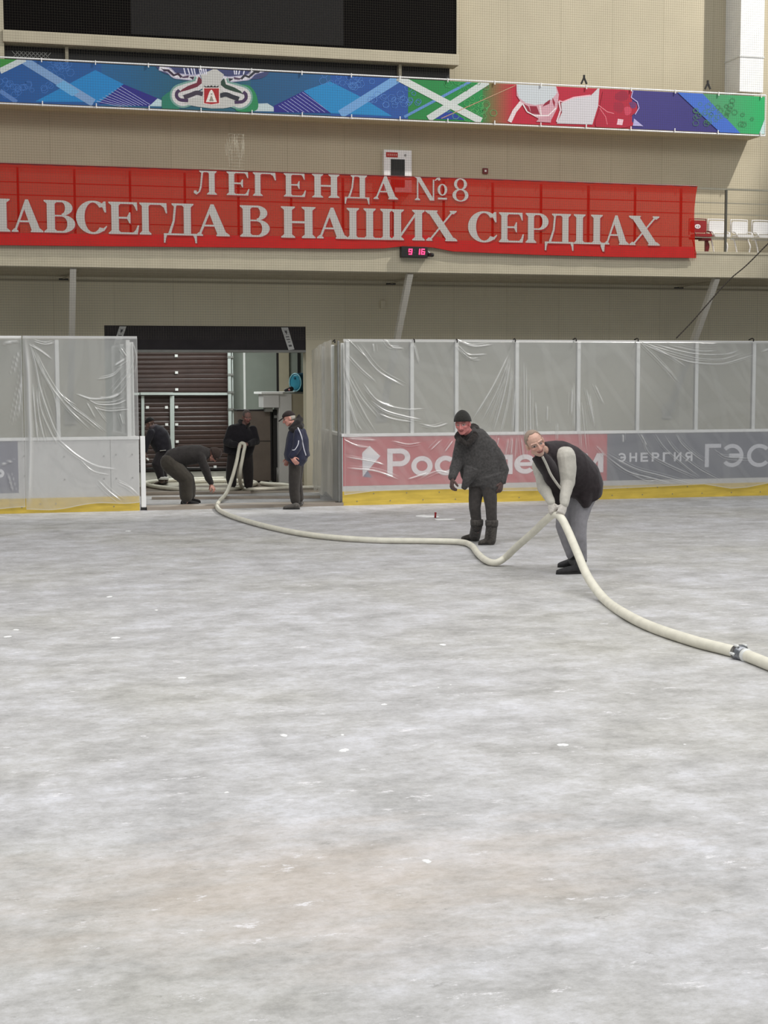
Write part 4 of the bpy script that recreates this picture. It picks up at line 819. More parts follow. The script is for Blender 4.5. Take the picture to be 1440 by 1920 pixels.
astroke(PL((920, 275), (1000, 335), (1060, 350)), 1.4, (224, 130, 140)); astroke(PL((930, 300), (985, 380), (1000, 450)), 1.2, (220, 120, 130)); ap(PL((1095, 398), (1145, 405), (1135, 455), (1085, 450)), (226, 190, 200)); ap(PL((1240, 395), (1325, 465), (1230, 462)), (176, 170, 214)); astroke(PL((1230, 145), (1215, 205), (1270, 245), (1285, 300), (1250, 360)), 1.6, (190, 176, 216))
ap(B3((930, 480), (1065, 485), (1290, 720), (1185, 720)), (66, 106, 192)); rings(1345, 213, 40, 24, 11, (70, 120, 84), (3, 6)); ap(B3((1420, 645), (1440, 640), (1440, 725), (1390, 725)), (190, 216, 214))
art.build('printed_cloth', M['print'], bb)
MB().box(-4, gx1 - 0.02, GY + 0.003, GY + 0.006, gz0, gz1).build('backing', M['slab'], bb)
fr = MB().tube([(-4, GY, gz1 + 0.03), (gx1, GY, gz1 + 0.03), ], 0.015, 8).tube([(-4, GY, gz0 - 0.03), (gx1, GY, gz0 - 0.03)], 0.015, 8).tube([(gx1, GY, gz0 - 0.03), (gx1, GY, gz1 + 0.03)], 0.012, 8)
fr.build('frame_tube', M['white'], bb)
for k in range(0, 21):
    x = -3.9 + k * 0.98
    MB().bar((x, GY - 0.03, gz1 - 0.03), (x, GY - 0.03, gz1 + 0.05), 0.018, 0.018).build('tie', M['white'], bb); MB().bar((x, GY - 0.03, gz0 - 0.05), (x, GY - 0.03, gz0 + 0.04), 0.018, 0.018).build('tie', M['white'], bb)
for i, (px, py) in enumerate([(1095, 150), (1327, 160)]):
    q = at(px, py, GY + 0.05); t = MB().bar(q + V(-0.06, 0, -0.08), q + V(0, 0, 0.05), 0.03, 0.03).bar(q + V(0.06, 0, -0.08), q + V(0, 0, 0.05), 0.03, 0.03).bar(q + V(0, 0, 0.03), q + V(0, 0, 0.10), 0.035, 0.035)
    tag(t.build('beam_clamp', M['rubber']), ['small dark clamp above the hockey player on the long printed banner', 'small dark clamp above the blue stripe near the white duct'][i], 'clamp')
SCY = 29.12
sx0, sx1 = at(7, 57, SCY)[0], at(858, 103, SCY)[0]; sz0 = at(430, 80.5, SCY)[2]; sf0 = at(430, 102, SCY)[2]
sc = empty('video_screen', ((sx0 + sx1) / 2, SCY, sf0), 'large switched off black video screen on the upper wall', 'screen')
MB().box(sx0, sx1 - 0.03, SCY, SCY + 0.30, sz0, 12.0).build('led_panel', M['screen'], sc)
g0, g1 = at(246, 64, SCY), at(644, 84, SCY); MB().box(g0[0], g1[0], SCY - 0.006, SCY, g0[2], 12.0).build('grey_led_panel', M['screen2'], sc)
MB().box(sx0 - 0.02, sx1, SCY - 0.10, SCY + 0.30, sf0, sz0).build('bottom_frame', M['slab'], sc, bevel=0.008)
MB().box(sx0 - 0.09, sx0, SCY - 0.04, SCY + 0.30, sf0 - 0.6, 12.0).build('side_frame', M['slab'], sc)
MB().box(sx1 - 0.03, sx1, SCY - 0.03, SCY + 0.30, sz0, 12.0).build('side_frame', M['slab'], sc)
hx1 = at(842, 130, SCY + 0.25)[0]; MB().box(sx0, hx1, SCY + 0.22, WALL, gz0 + 0.07, sf0).build('cable_housing', M['black'], sc)
for px in (125, 748): X = at(px, 110, SCY + 0.2)[0]; MB().box(X - 0.03, X + 0.03, SCY + 0.10, SCY + 0.22, sf0 - 0.42, sf0).build('hanger_bracket', M['slab'], sc)
lat = MB()
for k in range(9): X = at(22 + 7.5 * k, 95, SCY + 0.2)[0]; lat.bar((X, SCY + 0.2, sf0 - 0.24), (X + 0.13, SCY + 0.2, sf0 - 0.10), 0.012, 0.012); lat.bar((X + 0.13, SCY + 0.2, sf0 - 0.24), (X, SCY + 0.2, sf0 - 0.10), 0.012, 0.012)
lat.build('cable_lattice', M['steel'], sc)
DY = 28.95; dx0 = at(1388, 100, DY)[0]; dx1 = at(1432, 100, DY)[0]
du = empty('ventilation_duct', ((dx0 + dx1) / 2, DY, gz0), 'bright white square ventilation duct on the wall at the upper right', 'duct')
zj = at(1400, 106, DY)[2]; zb0 = at(1400, 172, DY)[2]
MB().box(dx0, dx1, DY, WALL, zb0, zj).build('duct_section', M['white'], du); MB().box(dx0, dx1, DY, WALL, zj + 0.006, 13.5).build('duct_section', M['white'], du)
MB().box(dx0 - 0.015, dx1 + 0.015, DY - 0.012, WALL, zj - 0.012, zj + 0.018).build('flange', M['alu'], du)

# ------------------------------------------------------------------ garage doorway
hd = empty('shutter_box', ((OX0 + OX1) / 2, WALL, 2.76), 'dark brown shutter box across the top of the garage opening', 'shutter box')
MB().box(OX0, OX1, WALL + 0.03, WALL + 0.5, 2.79, OZ).build('casing', M['header'], hd); MB().box(OX0, OX1, WALL + 0.0, WALL + 0.52, 2.745, 2.79).build('bottom_rail', M['steel'], hd)
for px in (358, 462): X = at(px, 630, WALL)[0]; MB().box(X - 0.004, X + 0.004, WALL + 0.026, WALL + 0.03, 2.8, OZ).build('panel_joint', M['black'], hd)
for i, P in enumerate([[(527, 614), (540, 614), (552, 655), (541, 656.5)], [(224, 612), (237, 612), (224, 652), (211, 652)]]):
    a = Art(WALL + 0.022); a.poly(P, (206, 206, 204))
    lerp = lambda u, v: tuple((1 - u) * (1 - v) * np.array(P[0]) + u * (1 - v) * np.array(P[1]) + u * v * np.array(P[2]) + (1 - u) * v * np.array(P[3]))
    for u0, u1, v0, v1 in [(.3, .72, .14, .17), (.36, .66, .17, .25), (.44, .58, .25, .31), (.25, .75, .4, .44), (.25, .75, .52, .56), (.3, .7, .64, .67), (.25, .75, .78, .86)]: a.poly([lerp(u0, v0), lerp(u1, v0), lerp(u1, v1), lerp(u0, v1)], (96, 94, 96))
    tag(a.build('paper_notice', M['paper']), ['white paper notice taped aslant on the right of the shutter box', 'white paper notice taped aslant on the left of the shutter box'][i], 'notice')
DRY = 36.05
sd_ = empty('sectional_door', (at(345, 800, DRY)[0], DRY, 0), 'dark brown ribbed garage door with white frame bars inside the opening', 'garage door')
x0, x1 = at(225, 700, DRY)[0], at(429, 700, DRY)[0]; n = 420; zz = np.linspace(0.02, 3.9, n)
yy = DRY - 0.020 * (1 - np.abs(np.cos(np.pi * zz / 0.112)) ** 10)
v = [(x0, yy[i], zz[i]) for i in range(n)] + [(x1, yy[i], zz[i]) for i in range(n)] + [(x0, DRY + 0.08, 0.02), (x0, DRY + 0.08, 3.9), (x1, DRY + 0.08, 0.02), (x1, DRY + 0.08, 3.9)]
f = [(i, n + i, n + i + 1, i + 1) for i in range(n - 1)] + [tuple(range(n)) + (2 * n + 1, 2 * n), tuple(range(2 * n - 1, n - 1, -1)) + (2 * n + 2, 2 * n + 3), (2 * n, 2 * n + 1, 2 * n + 3, 2 * n + 2)]
MB().add(v, f).build('ribbed_panel', M['brown'], sd_)
def bar_px(p, q, y, w, h, name, m, par): return MB().bar(at(*p, y), at(*q, y), w, h, (0, 1, 0)).build(name, m, par)
bar_px((225, 738.5), (430, 738.5), DRY - 0.10, 0.06, 0.09, 'cross_bar', M['greenframe'], sd_)
bar_px((263, 738), (324, 738), DRY - 0.17, 0.06, 0.12, 'track_cover', M['greenframe'], sd_)
bar_px((322.5, 742), (323.5, 884), DRY - 0.10, 0.10, 0.05, 'mullion', M['greenframe'], sd_)
bar_px((267.5, 742), (268.5, 884), DRY - 0.10, 0.07, 0.05, 'mullion', M['greenframe'], sd_)
bar_px((225, 879), (430, 879), DRY - 0.06, 0.04, 0.06, 'bottom_seal', M['rubber'], sd_)
for x, y in [(310, 230), (312, 338), (313, 447), (312, 560), (313, 672), (316, 782), (125, 562), (247, 562), (249, 672), (125, 895), (560, 945)]:
    q = at(240 + x / 3.43, 600 + y / 3.43, DRY - 0.06); MB().box(q[0] - 0.035, q[0] + 0.035, DRY - 0.075, DRY - 0.02, q[2] - 0.03, q[2] + 0.03).build('hinge_plate', M['white'], sd_)
tr = empty('door_track', (at(431, 700, DRY - 0.3)[0], DRY - 0.3, 0), 'pale green vertical door track with clamps beside the ribbed door', 'door track')
q = at(430.5, 700, DRY - 0.3); MB().box(q[0] - 0.045, q[0] + 0.03, DRY - 0.34, DRY - 0.26, 0, 3.8).build('track_profile', M['greenframe'], tr); MB().box(q[0] + 0.06, q[0] + 0.085, DRY - 0.30, DRY - 0.2, 0, 3.8).build('track_flange', M['greenframe'], tr)
for py in (669, 702, 735, 767): z = at(430, py, DRY - 0.3)[2]; MB().box(q[0] - 0.055, q[0] + 0.09, DRY - 0.36, DRY - 0.22, z - 0.03, z + 0.02).build('clamp', M['steel'], tr)
# back wall trims
X = at(458, 700, GB)[0]; struct('trim_6', MB().box(X - 0.025, X + 0.025, GB - 0.03, GB, 0, 4.3), M['white'], 'white vertical trim on the garage wall')
X = at(521, 700, GB)[0]; struct('trim_7', MB().box(X - 0.035, X + 0.02, GB - 0.04, GB, 0, 4.3), M['black'], 'dark vertical joint on the garage wall')
xa, xb = at(523.5, 700, 36.2)[0], at(542, 700, 36.2)[0]; struct('trim_8', MB().box(xa, xb, 36.2, GB, 0, 4.3), M['soffit'], 'pale column in the garage')
X = at(560, 690, GB)[0]; struct('trim_9', MB().box(X - 0.03, X + 0.03, GB - 0.04, GB, 0, 4.3), M['black'], 'dark corner joint in the garage')
# booth with counter, barrel
BY = 31.45; zt = at(510, 737, BY)[2]
bo = empty('storage_booth', (at(535, 800, BY)[0], BY, 0), 'white and grey storage booth with a shelf top inside the opening on the right', 'booth')
xl, xc, xr_ = at(494, 750, BY)[0], at(523, 750, BY)[0], at(600, 750, BY)[0]
tp = MB(); P = [(at(490, 738, BY)[0], BY - 0.03), (at(530, 738, BY)[0], BY - 0.03), (at(600, 727, BY + 1.0)[0], BY + 0.95), (at(490, 738, BY)[0], BY + 0.95)]
tp.add([(a, b, zt - 0.02) for a, b in P] + [(a, b, zt + 0.025) for a, b in P], [(3, 2, 1, 0), (4, 5, 6, 7), (0, 1, 5, 4), (1, 2, 6, 5), (2, 3, 7, 6), (3, 0, 4, 7)]); tp.build('shelf_top', M['white'], bo)
MB().box(xl, xc, BY, BY + 0.6, at(510, 764, BY)[2], zt - 0.02).build('wall_cupboard', M['hdpe'], bo)
MB().box(xc, at(547, 750, BY)[0], BY + 0.02, BY + 0.6, 0, zt - 0.02).build('side_panel', M['hdpe'], bo)
MB().box(at(547, 750, BY)[0], at(580, 750, BY)[0], BY + 0.04, BY + 0.6, 0, zt - 0.02).build('front_panel', M['soffit'], bo)
kx = at(503, 770, BY + 0.1)[0]; MB().box(kx - 0.07, kx + 0.09, BY + 0.06, BY + 0.3, at(503, 772, BY)[2], at(503, 764, BY)[2]).build('vent_box', M['steel'], bo)
ba = at(554, 713, BY + 0.25); bz = zt + 0.025 + 0.20; ax = unit(V(0.86, 0.50, 0)); bc = V(ba[0], ba[1], bz)
bl_ = empty('plastic_barrel', (bc[0], bc[1], zt + 0.025), 'blue plastic barrel lying on the shelf top of the booth', 'barrel')
sid = unit(V(-ax[1], ax[0], 0)); up = V(0, 0, 1)
prof = [(0, .175), (.02, .195), (.05, .2), (.16, .2), (.18, .207), (.2, .2), (.42, .2), (.44, .207), (.46, .2), (.56, .2), (.6, .18)]
MB().loft([(bc + ax * d, sid * r_, up * r_) for d, r_ in prof], 32).build('barrel_body', M['bluedark'], bl_, True)
MB().loft([(bc - ax * 0.012, sid * .15, up * .15), (bc + ax * 0.004, sid * .172, up * .172)], 32).build('lid', M['blue'], bl_)
rg = MB().tube([bc - ax * 0.004 + sid * .19 * math.cos(w) + up * .19 * math.sin(w) for w in np.linspace(0, 2 * math.pi, 33)], 0.012, 8); rg.build('rim', mat('pale_blue_rim', (120, 176, 188), 0.4), bl_, True)
MB().loft([(bc - ax * 0.03 + up * .09 , sid * .025, up * .025), (bc - ax * 0.008 + up * .09, sid * .028, up * .028)], 14).build('bung', M['bluedark'], bl_)
q = at(542, 733, BY + 0.2); t = empty('work_lamp', (q[0], q[1], zt + 0.025), 'small dark hand lamp with a pale pink end lying beside the blue barrel', 'lamp')
MB().cap((q[0] - 0.08, q[1], zt + 0.055), 0.03, (q[0] + 0.05, q[1] + 0.02, zt + 0.085), 0.055).build('lamp_body', M['rubber'], t, True); MB().ell((q[0] - 0.005, q[1] - 0.055, zt + 0.07), (0.02, 0, 0), (0, 0.012, 0), (0, 0, 0.02)).build('lens', mat('pink_lens', (220, 150, 150), 0.4), t, True)  # unidentified dark item; its lens part is just a pink spot
# sheet metal cabinet and black post
CYY = 31.7; ca = at(467, 780, CYY); cb = at(508, 780, CYY); cz = at(490, 770, CYY)[2]
cn = empty('metal_cabinet', ((ca[0] + cb[0]) / 2, CYY, 0), 'brownish grey sheet metal cabinet behind the man holding the hose', 'cabinet')
MB().box(ca[0] - 0.25, cb[0], CYY, CYY + 0.5, 0.03, cz).build('cabinet_body', M['sheet'], cn, bevel=0.01); MB().box(ca[0] - 0.26, cb[0] + 0.01, CYY - 0.012, CYY + 0.51, cz, cz + 0.025).build('top_edge', M['black'], cn); MB().box(cb[0] - 0.015, cb[0] + 0.012, CYY - 0.015, CYY, 0.03, cz).build('door_edge', M['black'], cn)
MB().box(ca[0] - 0.2, cb[0] - 0.05, CYY + 0.02, CYY + 0.45, 0, 0.03).build('plinth', M['black'], cn); MB().bar((ca[0] - 0.2, CYY - 0.006, at(490, 827, CYY)[2]), (cb[0] - 0.02, CYY - 0.006, at(490, 827, CYY)[2]), 0.006, 0.012).build('door_seam', M['black'], cn)
pa, pb_ = at(511, 780, CYY + .05)[0], at(523, 780, CYY + .05)[0]; pp = empty('machine_post', ((pa + pb_) / 2, CYY, 0), 'black upright post between the metal cabinet and the white booth panel', 'post')
MB().box(pa, pb_, CYY - 0.02, CYY + 0.2, 0.0, at(517, 768, CYY)[2]).build('post_body', M['black'], pp, bevel=0.008); MB().box(pa + 0.02, pb_ - 0.02, CYY - 0.03, CYY - 0.02, 1.38, 1.44).build('catch', M['steel'], pp); MB().tube([(pb_ - 0.04, CYY - 0.06, 0.0), (pb_ - 0.04, CYY - 0.06, 0.32)], 0.05, 14).build('cylinder', M['steel'], pp, True)
struct('floor_garage', MB().box(0.8, 9.2, 31.05, 36.3, -0.02, 0.004), mat('wet_pale_concrete', (176, 172, 160), 0.22, 0.2, 2.2, 0.2, 14, stretch=(0.4, 3, 1)), 'pale wet concrete floor inside the garage')
for i, (pa, pb_, w) in enumerate([((268, 927), (470, 925), 0.16), ((285, 936.5), (600, 934), 0.14)]):
    a, b = ground(*pa), ground(*pb_); tag(MB().bar(V(a[0], a[1], 0.025), V(b[0], b[1], 0.025), w, 0.045).build('timber_plank', M['timber']), ['wet timber plank on the floor under the crouching man, farther from the rink', 'wet timber plank on the floor just behind the rink threshold'][i], 'plank')

# ------------------------------------------------------------------ hoses
HR = 0.045
def gp(px, py, z=HR): return ground(px, py, z)
def hose_mesh(pts, r=HR, n=10): return MB().tube(curve(pts, n), r, 14)
main = [gp(640, 915.0), gp(590, 913.5), gp(540, 914.5), gp(480, 917), gp(455, 915), at(450, 890, 28.9), at(456, 852, 28.85), at(459, 835, 28.9), at(453, 831, 28.95), at(449, 838, 28.95), at(443, 868, 28.75), at(434, 900, 28.4), at(424, 925, 27.3), gp(411, 940), gp(407, 950), gp(417, 960), gp(450, 973), gp(520, 991.5), gp(600, 1005), gp(700, 1012.5), gp(800, 1014), gp(862, 1016), gp(884, 1023), gp(896, 1038), gp(912, 1051), gp(930, 1055), at(948, 1045, 16.45),
        at(968, 1026, 16.2), at(1000, 998, 15.75), at(1024, 975, 15.36), at(1040, 964, 15.17), at(1052, 971, 15.06), at(1064, 993, 14.92), at(1082, 1035, 14.5), at(1103, 1083, 13.95), at(1135, 1125, 13.35), gp(1175, 1153), gp(1225, 1177), gp(1300, 1202), gp(1350, 1215), gp(1386, 1224)]
HOSE = empty('water_hose', main[20], 'long cream hose running from the garage over the ice, held up by two men', 'hose')
hose_mesh(main, [float(np.interp(i / 10, [0, 8, 14, 20, 27, 38], [.034, .034, .036, .038, .041, .047])) for i in range((len(main) - 1) * 10 + 1)]).build('hose_tube', M['hose'], HOSE, True)
ca, cb = gp(1386, 1224), gp(1402, 1230); cd = unit(cb - ca); cu = MB()
cpl = V(*ca)
def ring_mesh(c, d, prof, seg=24):
    s = unit(np.cross(d, V(0, 0, 1))); u = np.cross(s, d); return MB().loft([(c + d * a, s * r, u * r) for a, r in prof], seg)
cr = ring_mesh(cpl, cd, [(-0.045, 0.046), (-0.04, 0.058), (0.0, 0.062), (0.012, 0.068), (0.04, 0.068), (0.05, 0.058), (0.085, 0.055), (0.09, 0.046)]).build('coupling', M['chrome'], HOSE, True)
for k in range(6):
    w = k * math.pi / 3; s = unit(np.cross(cd, V(0, 0, 1))); u = np.cross(s, cd); p = cpl + cd * 0.02 + 0.070 * (s * math.cos(w) + u * math.sin(w))
    MB().cap(p - cd * 0.028, 0.010, p + cd * 0.022, 0.012, 10).build('lug', M['alu'], cr, True)
h2 = empty('water_hose', gp(1440, 1244), 'short end of cream hose lying past the metal coupling at the right edge', 'hose')
hose_mesh([cpl + cd * 0.09, gp(1415, 1235), gp(1440, 1245), gp(1500, 1268), gp(1600, 1300)], 0.047).build('hose_tube', M['hose'], h2, True)
ring_mesh(cpl + cd * 0.10, cd, [(-0.006, 0.044), (0.0, 0.053), (0.02, 0.055), (0.04, 0.052), (0.045, 0.046)]).build('sleeve', M['alu'], h2, True)
h3 = empty('coiled_hose', gp(300, 910), 'cream hose lying in flat loops on the garage floor', 'hose')
hose_mesh([gp(420, 897), gp(380, 898), gp(330, 900), gp(290, 902.5), gp(273, 905.5), gp(278, 909.5), gp(300, 913.5), gp(335, 917), gp(380, 918), gp(430, 917.5), gp(462, 911), gp(480, 906), gp(460, 901.5), gp(400, 901.5), gp(345, 903.5)], 0.042).build('hose_tube', M['hose'], h3, True)
h4 = empty('coiled_hose', gp(520, 907), 'cream hose stub running to the right behind the man in the blue jacket', 'hose')
hose_mesh([gp(490, 906), gp(508, 908), gp(530, 909), gp(545, 910.5), gp(556, 909)], 0.042).build('hose_tube', M['hose'], h4, True)
# small things on the ice
q = ground(816, 971); pn = empty('marker_peg', q, 'small red peg standing in the ice near the red advert', 'peg')
MB().tube([q, q + V(0.005, 0, 0.07), q + V(0.008, 0, 0.09)], [0.016, 0.016, 0.010], 10).build('peg_shaft', M['red'], pn, True); MB().tube([q + V(0.005, 0, 0.075), q + V(0.006, 0, 0.085)], 0.02, 10).build('peg_head', M['red'], pn, True)
def chip(px, py, w, d, h, sd, label, group=None):
    q = ground(px, py); r = np.random.default_rng(sd); mb = MB(); n = 16; rings = []
    for k in range(5):
        t = k / 4; s = math.cos(t * math.pi / 2) ** 0.6 if k < 4 else 0.12
        rings.append((V(q[0] + 0.1 * w * t, q[1], h * math.sin(t * math.pi / 2) - 0.002), V(w * s, 0, 0), V(0, d * s, 0)))
    mb.loft(rings, n); vv = np.array(mb.v); k0 = r.uniform(0, 6, 4); ang = np.arctan2(vv[:, 1] - q[1], vv[:, 0] - q[0]); s = 1 + 0.22 * np.sin(2 * ang + k0[0]) + 0.14 * np.sin(5 * ang + k0[1]) + 0.08 * np.sin(9 * ang + k0[2])
    vv[:, 0] = q[0] + (vv[:, 0] - q[0]) * s; vv[:, 1] = q[1] + (vv[:, 1] - q[1]) * s; mb.v = [tuple(p) for p in vv]
    tag(mb.build('snow_patch' if w > 0.1 else 'ice_chip', M['snow'], None, True), label, 'snow' if w > 0.1 else 'ice chip', group)
chip(800, 968, 0.16, 0.22, 0.012, 1, 'flat white snow patch beside the small red peg')
chip(833, 974, 0.14, 0.10, 0.010, 2, 'thin white snow smear just right of the small red peg')
for i, (px, py, w) in enumerate([(216, 1196, .055), (293, 1144, .03), (341, 1271, .045), (830, 1209, .045), (1055, 1397, .05), (14, 1194, .05), (30, 1181, .04), (532, 1379, .04), (642, 1378, .02), (645, 1407, .05), (720, 1321, .03), (822, 1289, .012), (845, 1284, .012), (1284, 1396, .012), (205, 1119, .05), (240, 996, .06), (425, 1486, .02), (800, 1615, .035)]):
    chip(px, py, w * 0.6, w * 0.7, 0.004 + w * 0.08, 20 + i, 'small white ice chip lying loose on the grey rink ice', 'loose ice chips')

# ------------------------------------------------------------------ people
CR, CU, CF = RW @ V(1, 0, 0), RW @ V(0, -1, 0), RW @ V(0, 0, 1)   # right, up, away as seen in the photograph
def img(dx, dy, away): return unit(CR * dx - CU * dy + CF * away)
def pxm(p): return FPX / ((RW.T @ (np.array(p) - EYEP))[2])       # pixels per metre at a point
def ploft(mb, rows, seg=24):
    """rows: (px, py, Y, half thickness across in px, half depth in m)"""
    C_ = [at(a, b, y) for a, b, y, _, _ in rows]; R_ = []
    for i, (a, b, y, hw, hd_) in enumerate(rows):
        t = unit(C_[min(i + 1, len(rows) - 1)] - C_[max(i - 1, 0)]); vw = unit(C_[i] - EYEP); s = unit(np.cross(t, vw)); R_.append((C_[i], s * hw / pxm(C_[i]), unit(np.cross(s, t)) * hd_))
    return mb.loft(R_, seg)
def pchain(mb, rows):
    """rows: (px, py, Y, radius m)"""
    return mb.chain([at(a, b, y) for a, b, y, _ in rows], [r for *_, r in rows])
def head_prims(mb, c, f, u, s=1.0):
    f = unit(f); u = unit(u - f * np.dot(u, f)); r = unit(np.cross(f, u)); L = lambda a, b, d: c + s * (r * a + f * b + u * d)
    mb.ell(L(0, -.012, .032), r * .077 * s, f * .097 * s, u * .086 * s); mb.ell(L(0, .03, -.03), r * .062 * s, f * .06 * s, u * .085 * s)
    mb.ell(L(0, .052, -.092), r * .034 * s, f * .03 * s, u * .026 * s); mb.cap(L(-.045, .01, -.07), .022 * s, L(-.012, .06, -.095), .018 * s); mb.cap(L(.045, .01, -.07), .022 * s, L(.012, .06, -.095), .018 * s)
    mb.cap(L(0, .088, .01), .008 * s, L(0, .106, -.034), .0135 * s); mb.cap(L(-.014, .092, -.036), .009 * s, L(.014, .092, -.036), .009 * s)
    for k in (-1, 1):
        mb.cap(L(.014 * k, .082, .024), .011 * s, L(.05 * k, .066, .022), .012 * s); mb.ell(L(.042 * k, .062, -.022), r * .024 * s, f * .022 * s, u * .02 * s)
        mb.ell(L(.080 * k, -.012, -.012), r * .011 * s, f * .022 * s, u * .034 * s); mb.ell(L(.074 * k, -.004, -.03), r * .012 * s, f * .014 * s, u * .014 * s)
    mb.cap(L(-.020, .080, -.057), .008 * s, L(.020, .080, -.057), .008 * s); mb.cap(L(-.016, .079, -.069), .009 * s, L(.016, .079, -.069), .009 * s)
    return (c, r, f, u, s)
def head_colors(me, fr, skin, stubble=None):
    c, r, f, u, s = fr; co = get_co(me); cols = np.repeat(np.array(lin(skin))[None], len(co), 0); q = (co - c) / s; a, b, d = q @ r, q @ f, q @ u
    nr = np.sin(co[:, 0] * 41 + 3 * np.sin(co[:, 2] * 37)) * np.sin(co[:, 2] * 53 + co[:, 1] * 29); cols *= (1 + 0.07 * nr)[:, None]
    inh = (np.abs(a) < .1) & (b > .03) & (np.abs(d) < .14)
    def put(m, rgb, k): cols[m] = cols[m] * (1 - k) + np.array(lin(rgb)) * k
    flush = np.exp(-((np.abs(a) - .042) ** 2 + (d + .025) ** 2) / .0007) + np.exp(-(a ** 2 + (d + .03) ** 2) / .0003); w = np.where(inh, np.clip(flush, 0, 1) * 0.35, 0)[:, None]; cols = cols * (1 - w) + np.array(lin((190, 110, 104))) * w
    sm = d + .065 - 14 * a * a; put(inh & (np.abs(sm) < .010) & (np.abs(a) < .030), (150, 82, 82), .75); put(inh & (np.abs(sm) < .0032) & (np.abs(a) < .029), (90, 44, 46), .8)
    for k in (-1, 1):
        e = ((a - .033 * k) / .019) ** 2 + ((d - .004) / .0095) ** 2; put(inh & (e < 1.5), (120, 84, 76), .6); put(inh & (e < .8), (206, 198, 192), .8); put(inh & (((a - .033 * k) ** 2 + (d - .004) ** 2) < .0075 ** 2), (50, 44, 44), .95)
        put(inh & (np.abs(d - .026 + .12 * np.abs(a - .033 * k)) < .0055) & (np.abs(a - .033 * k) < .024), (110, 92, 82), .7)
        put(inh & (np.abs(a - .010 * k) < .006) & (np.abs(d + .044) < .005), (110, 66, 64), .7)
    if stubble: put(inh & (d < -.045) & (np.abs(d + .063) > .010), stubble, .35)
    color_attr(me, np.clip(cols, 0, 1))
def hand_prims(mb, w, dirv, normal, thumb, curl=0.5, s=1.0, extra=0.0, bend=None):
    """palm, four unequal bent fingers and a thumb leaving the side of the palm; normal: where the palm faces"""
    d = unit(dirv); n = unit(np.array(normal) - d * np.dot(normal, d)); t = unit(np.cross(d, n)); t = t if np.dot(t, thumb) > 0 else -t
    e = extra; mb.loft([(w - d * .02 * s, t * (.028 * s + e), n * (.020 * s + e)), (w + d * .01 * s, t * (.031 * s + e), n * (.018 * s + e)), (w + d * .05 * s, t * (.040 * s + e), n * (.017 * s + e)), (w + d * .088 * s, t * (.041 * s + e), n * (.014 * s + e)), (w + d * .098 * s, t * (.036 * s + e), n * (.010 * s + e))], 16)
    for off, L, rr in [(.031, .072, .0092), (.0105, .082, .0096), (-.0105, .076, .0092), (-.031, .060, .0082)]:
        p = w + d * .088 * s + t * off * s; a = 0.25 * curl; pts = [p - d * .02 * s, p]; rad = [rr * s + e, rr * s + e]
        for seg, k in ((.45, 1.0), (.30, 1.0), (.25, .8)):
            a += curl * (bend or 0.85) * k; p = p + (d * math.cos(a) + n * math.sin(a) + t * off * 0.6) * L * seg * s; pts.append(p); rad.append(max(rad[-1] - .0007, .006))
        mb.chain(pts, rad, 10)
    p = w + d * .022 * s + t * .026 * s; dd = unit(d * .62 + t * .70 + n * .30); p1 = p + dd * .042 * s; p2 = p1 + unit(d * .78 + t * .30 + n * (.3 + .6 * curl)) * .034 * s; p3 = p2 + unit(d * .7 - t * .1 + n * (.4 + .8 * curl)) * .026 * s
    mb.chain([p, p1, p2, p3], [.014 * s + e, .0115 * s + e, .0105 * s + e, .009 * s + e], 10); return mb
SKIN = mat_attr('skin', 0.5, 0.15, 220, spec=0.35)
def fabric(name, rgb, var=0.18, scale=18, rough=0.9, fine=240):
    m, nt, p = new_mat(name); c = np.array(lin(rgb)); f = noise(nt, scale, 6, 0.65)
    nt.links.new(ramp(nt, f, [(0.32, tuple(c * (1 - var))), (0.68, tuple(c * (1 + var)))]), p.inputs['Base Color']); p.inputs['Roughness'].default_value = rough; p.inputs['Specular IOR Level'].default_value = 0.15
    p.inputs['Sheen Weight'].default_value = 0.15
    b = N(nt, 'ShaderNodeBump'); b.inputs['Strength'].default_value = 0.3; b.inputs['Distance'].default_value = 0.006; nt.links.new(noise(nt, fine, 3), b.inputs['Height']); nt.links.new(b.outputs[0], p.inputs['Normal']); return m
def cloth(name, mb, m, parent, voxel=0.011, smooth=4, wr=0.007, sc=13, seed=0, label=None):
    me = skin_mesh(mb, voxel, smooth, name)
    if wr: wrinkle(me, wr, sc, seed)
    o = link(name, me, m, parent, True)
    if label: o['label'] = label
    return o
def shoe(parent, heel, toe, r=0.045, h=0.10, m=None, name='shoe', ankle=None, sole=True):
    """heel and toe: ground points of the sole"""
    h0 = np.array(heel, float); t0 = np.array(toe, float); d = unit(t0 - h0); L = np.linalg.norm(t0 - h0); s = np.cross(d, V(0, 0, 1)); up = V(0, 0, 1); mb = MB()
    mb.loft([(h0 + d * (L * t) + up * z, s * w, d * 0 + up * hh) for t, z, w, hh in [(-.01, .035, .020, .022), (.04, .048, .034, .044), (.2, .055, .040, .052), (.45, .050, .042, .046), (.65, .042, .048, .038), (.85, .034, .044, .030), (.97, .028, .028, .022), (1.0, .026, .014, .016)]], 20)
    a = np.array(ankle, float) if ankle is not None else h0 + d * L * .22 + up * (h + .08)
    mb.cap(h0 + d * L * .24 + up * .06, r, a, r)
    o = link(name, skin_mesh(mb, 0.008, 3, name), m, parent, True)
    so = MB(); so.loft([(h0 + d * (L * .5) + up * 0.0, d * (L * .515), s * .047), (h0 + d * (L * .5) + up * .022, d * (L * .515), s * .047)], 24); so.build('sole', M['rubber'], o)
    return o
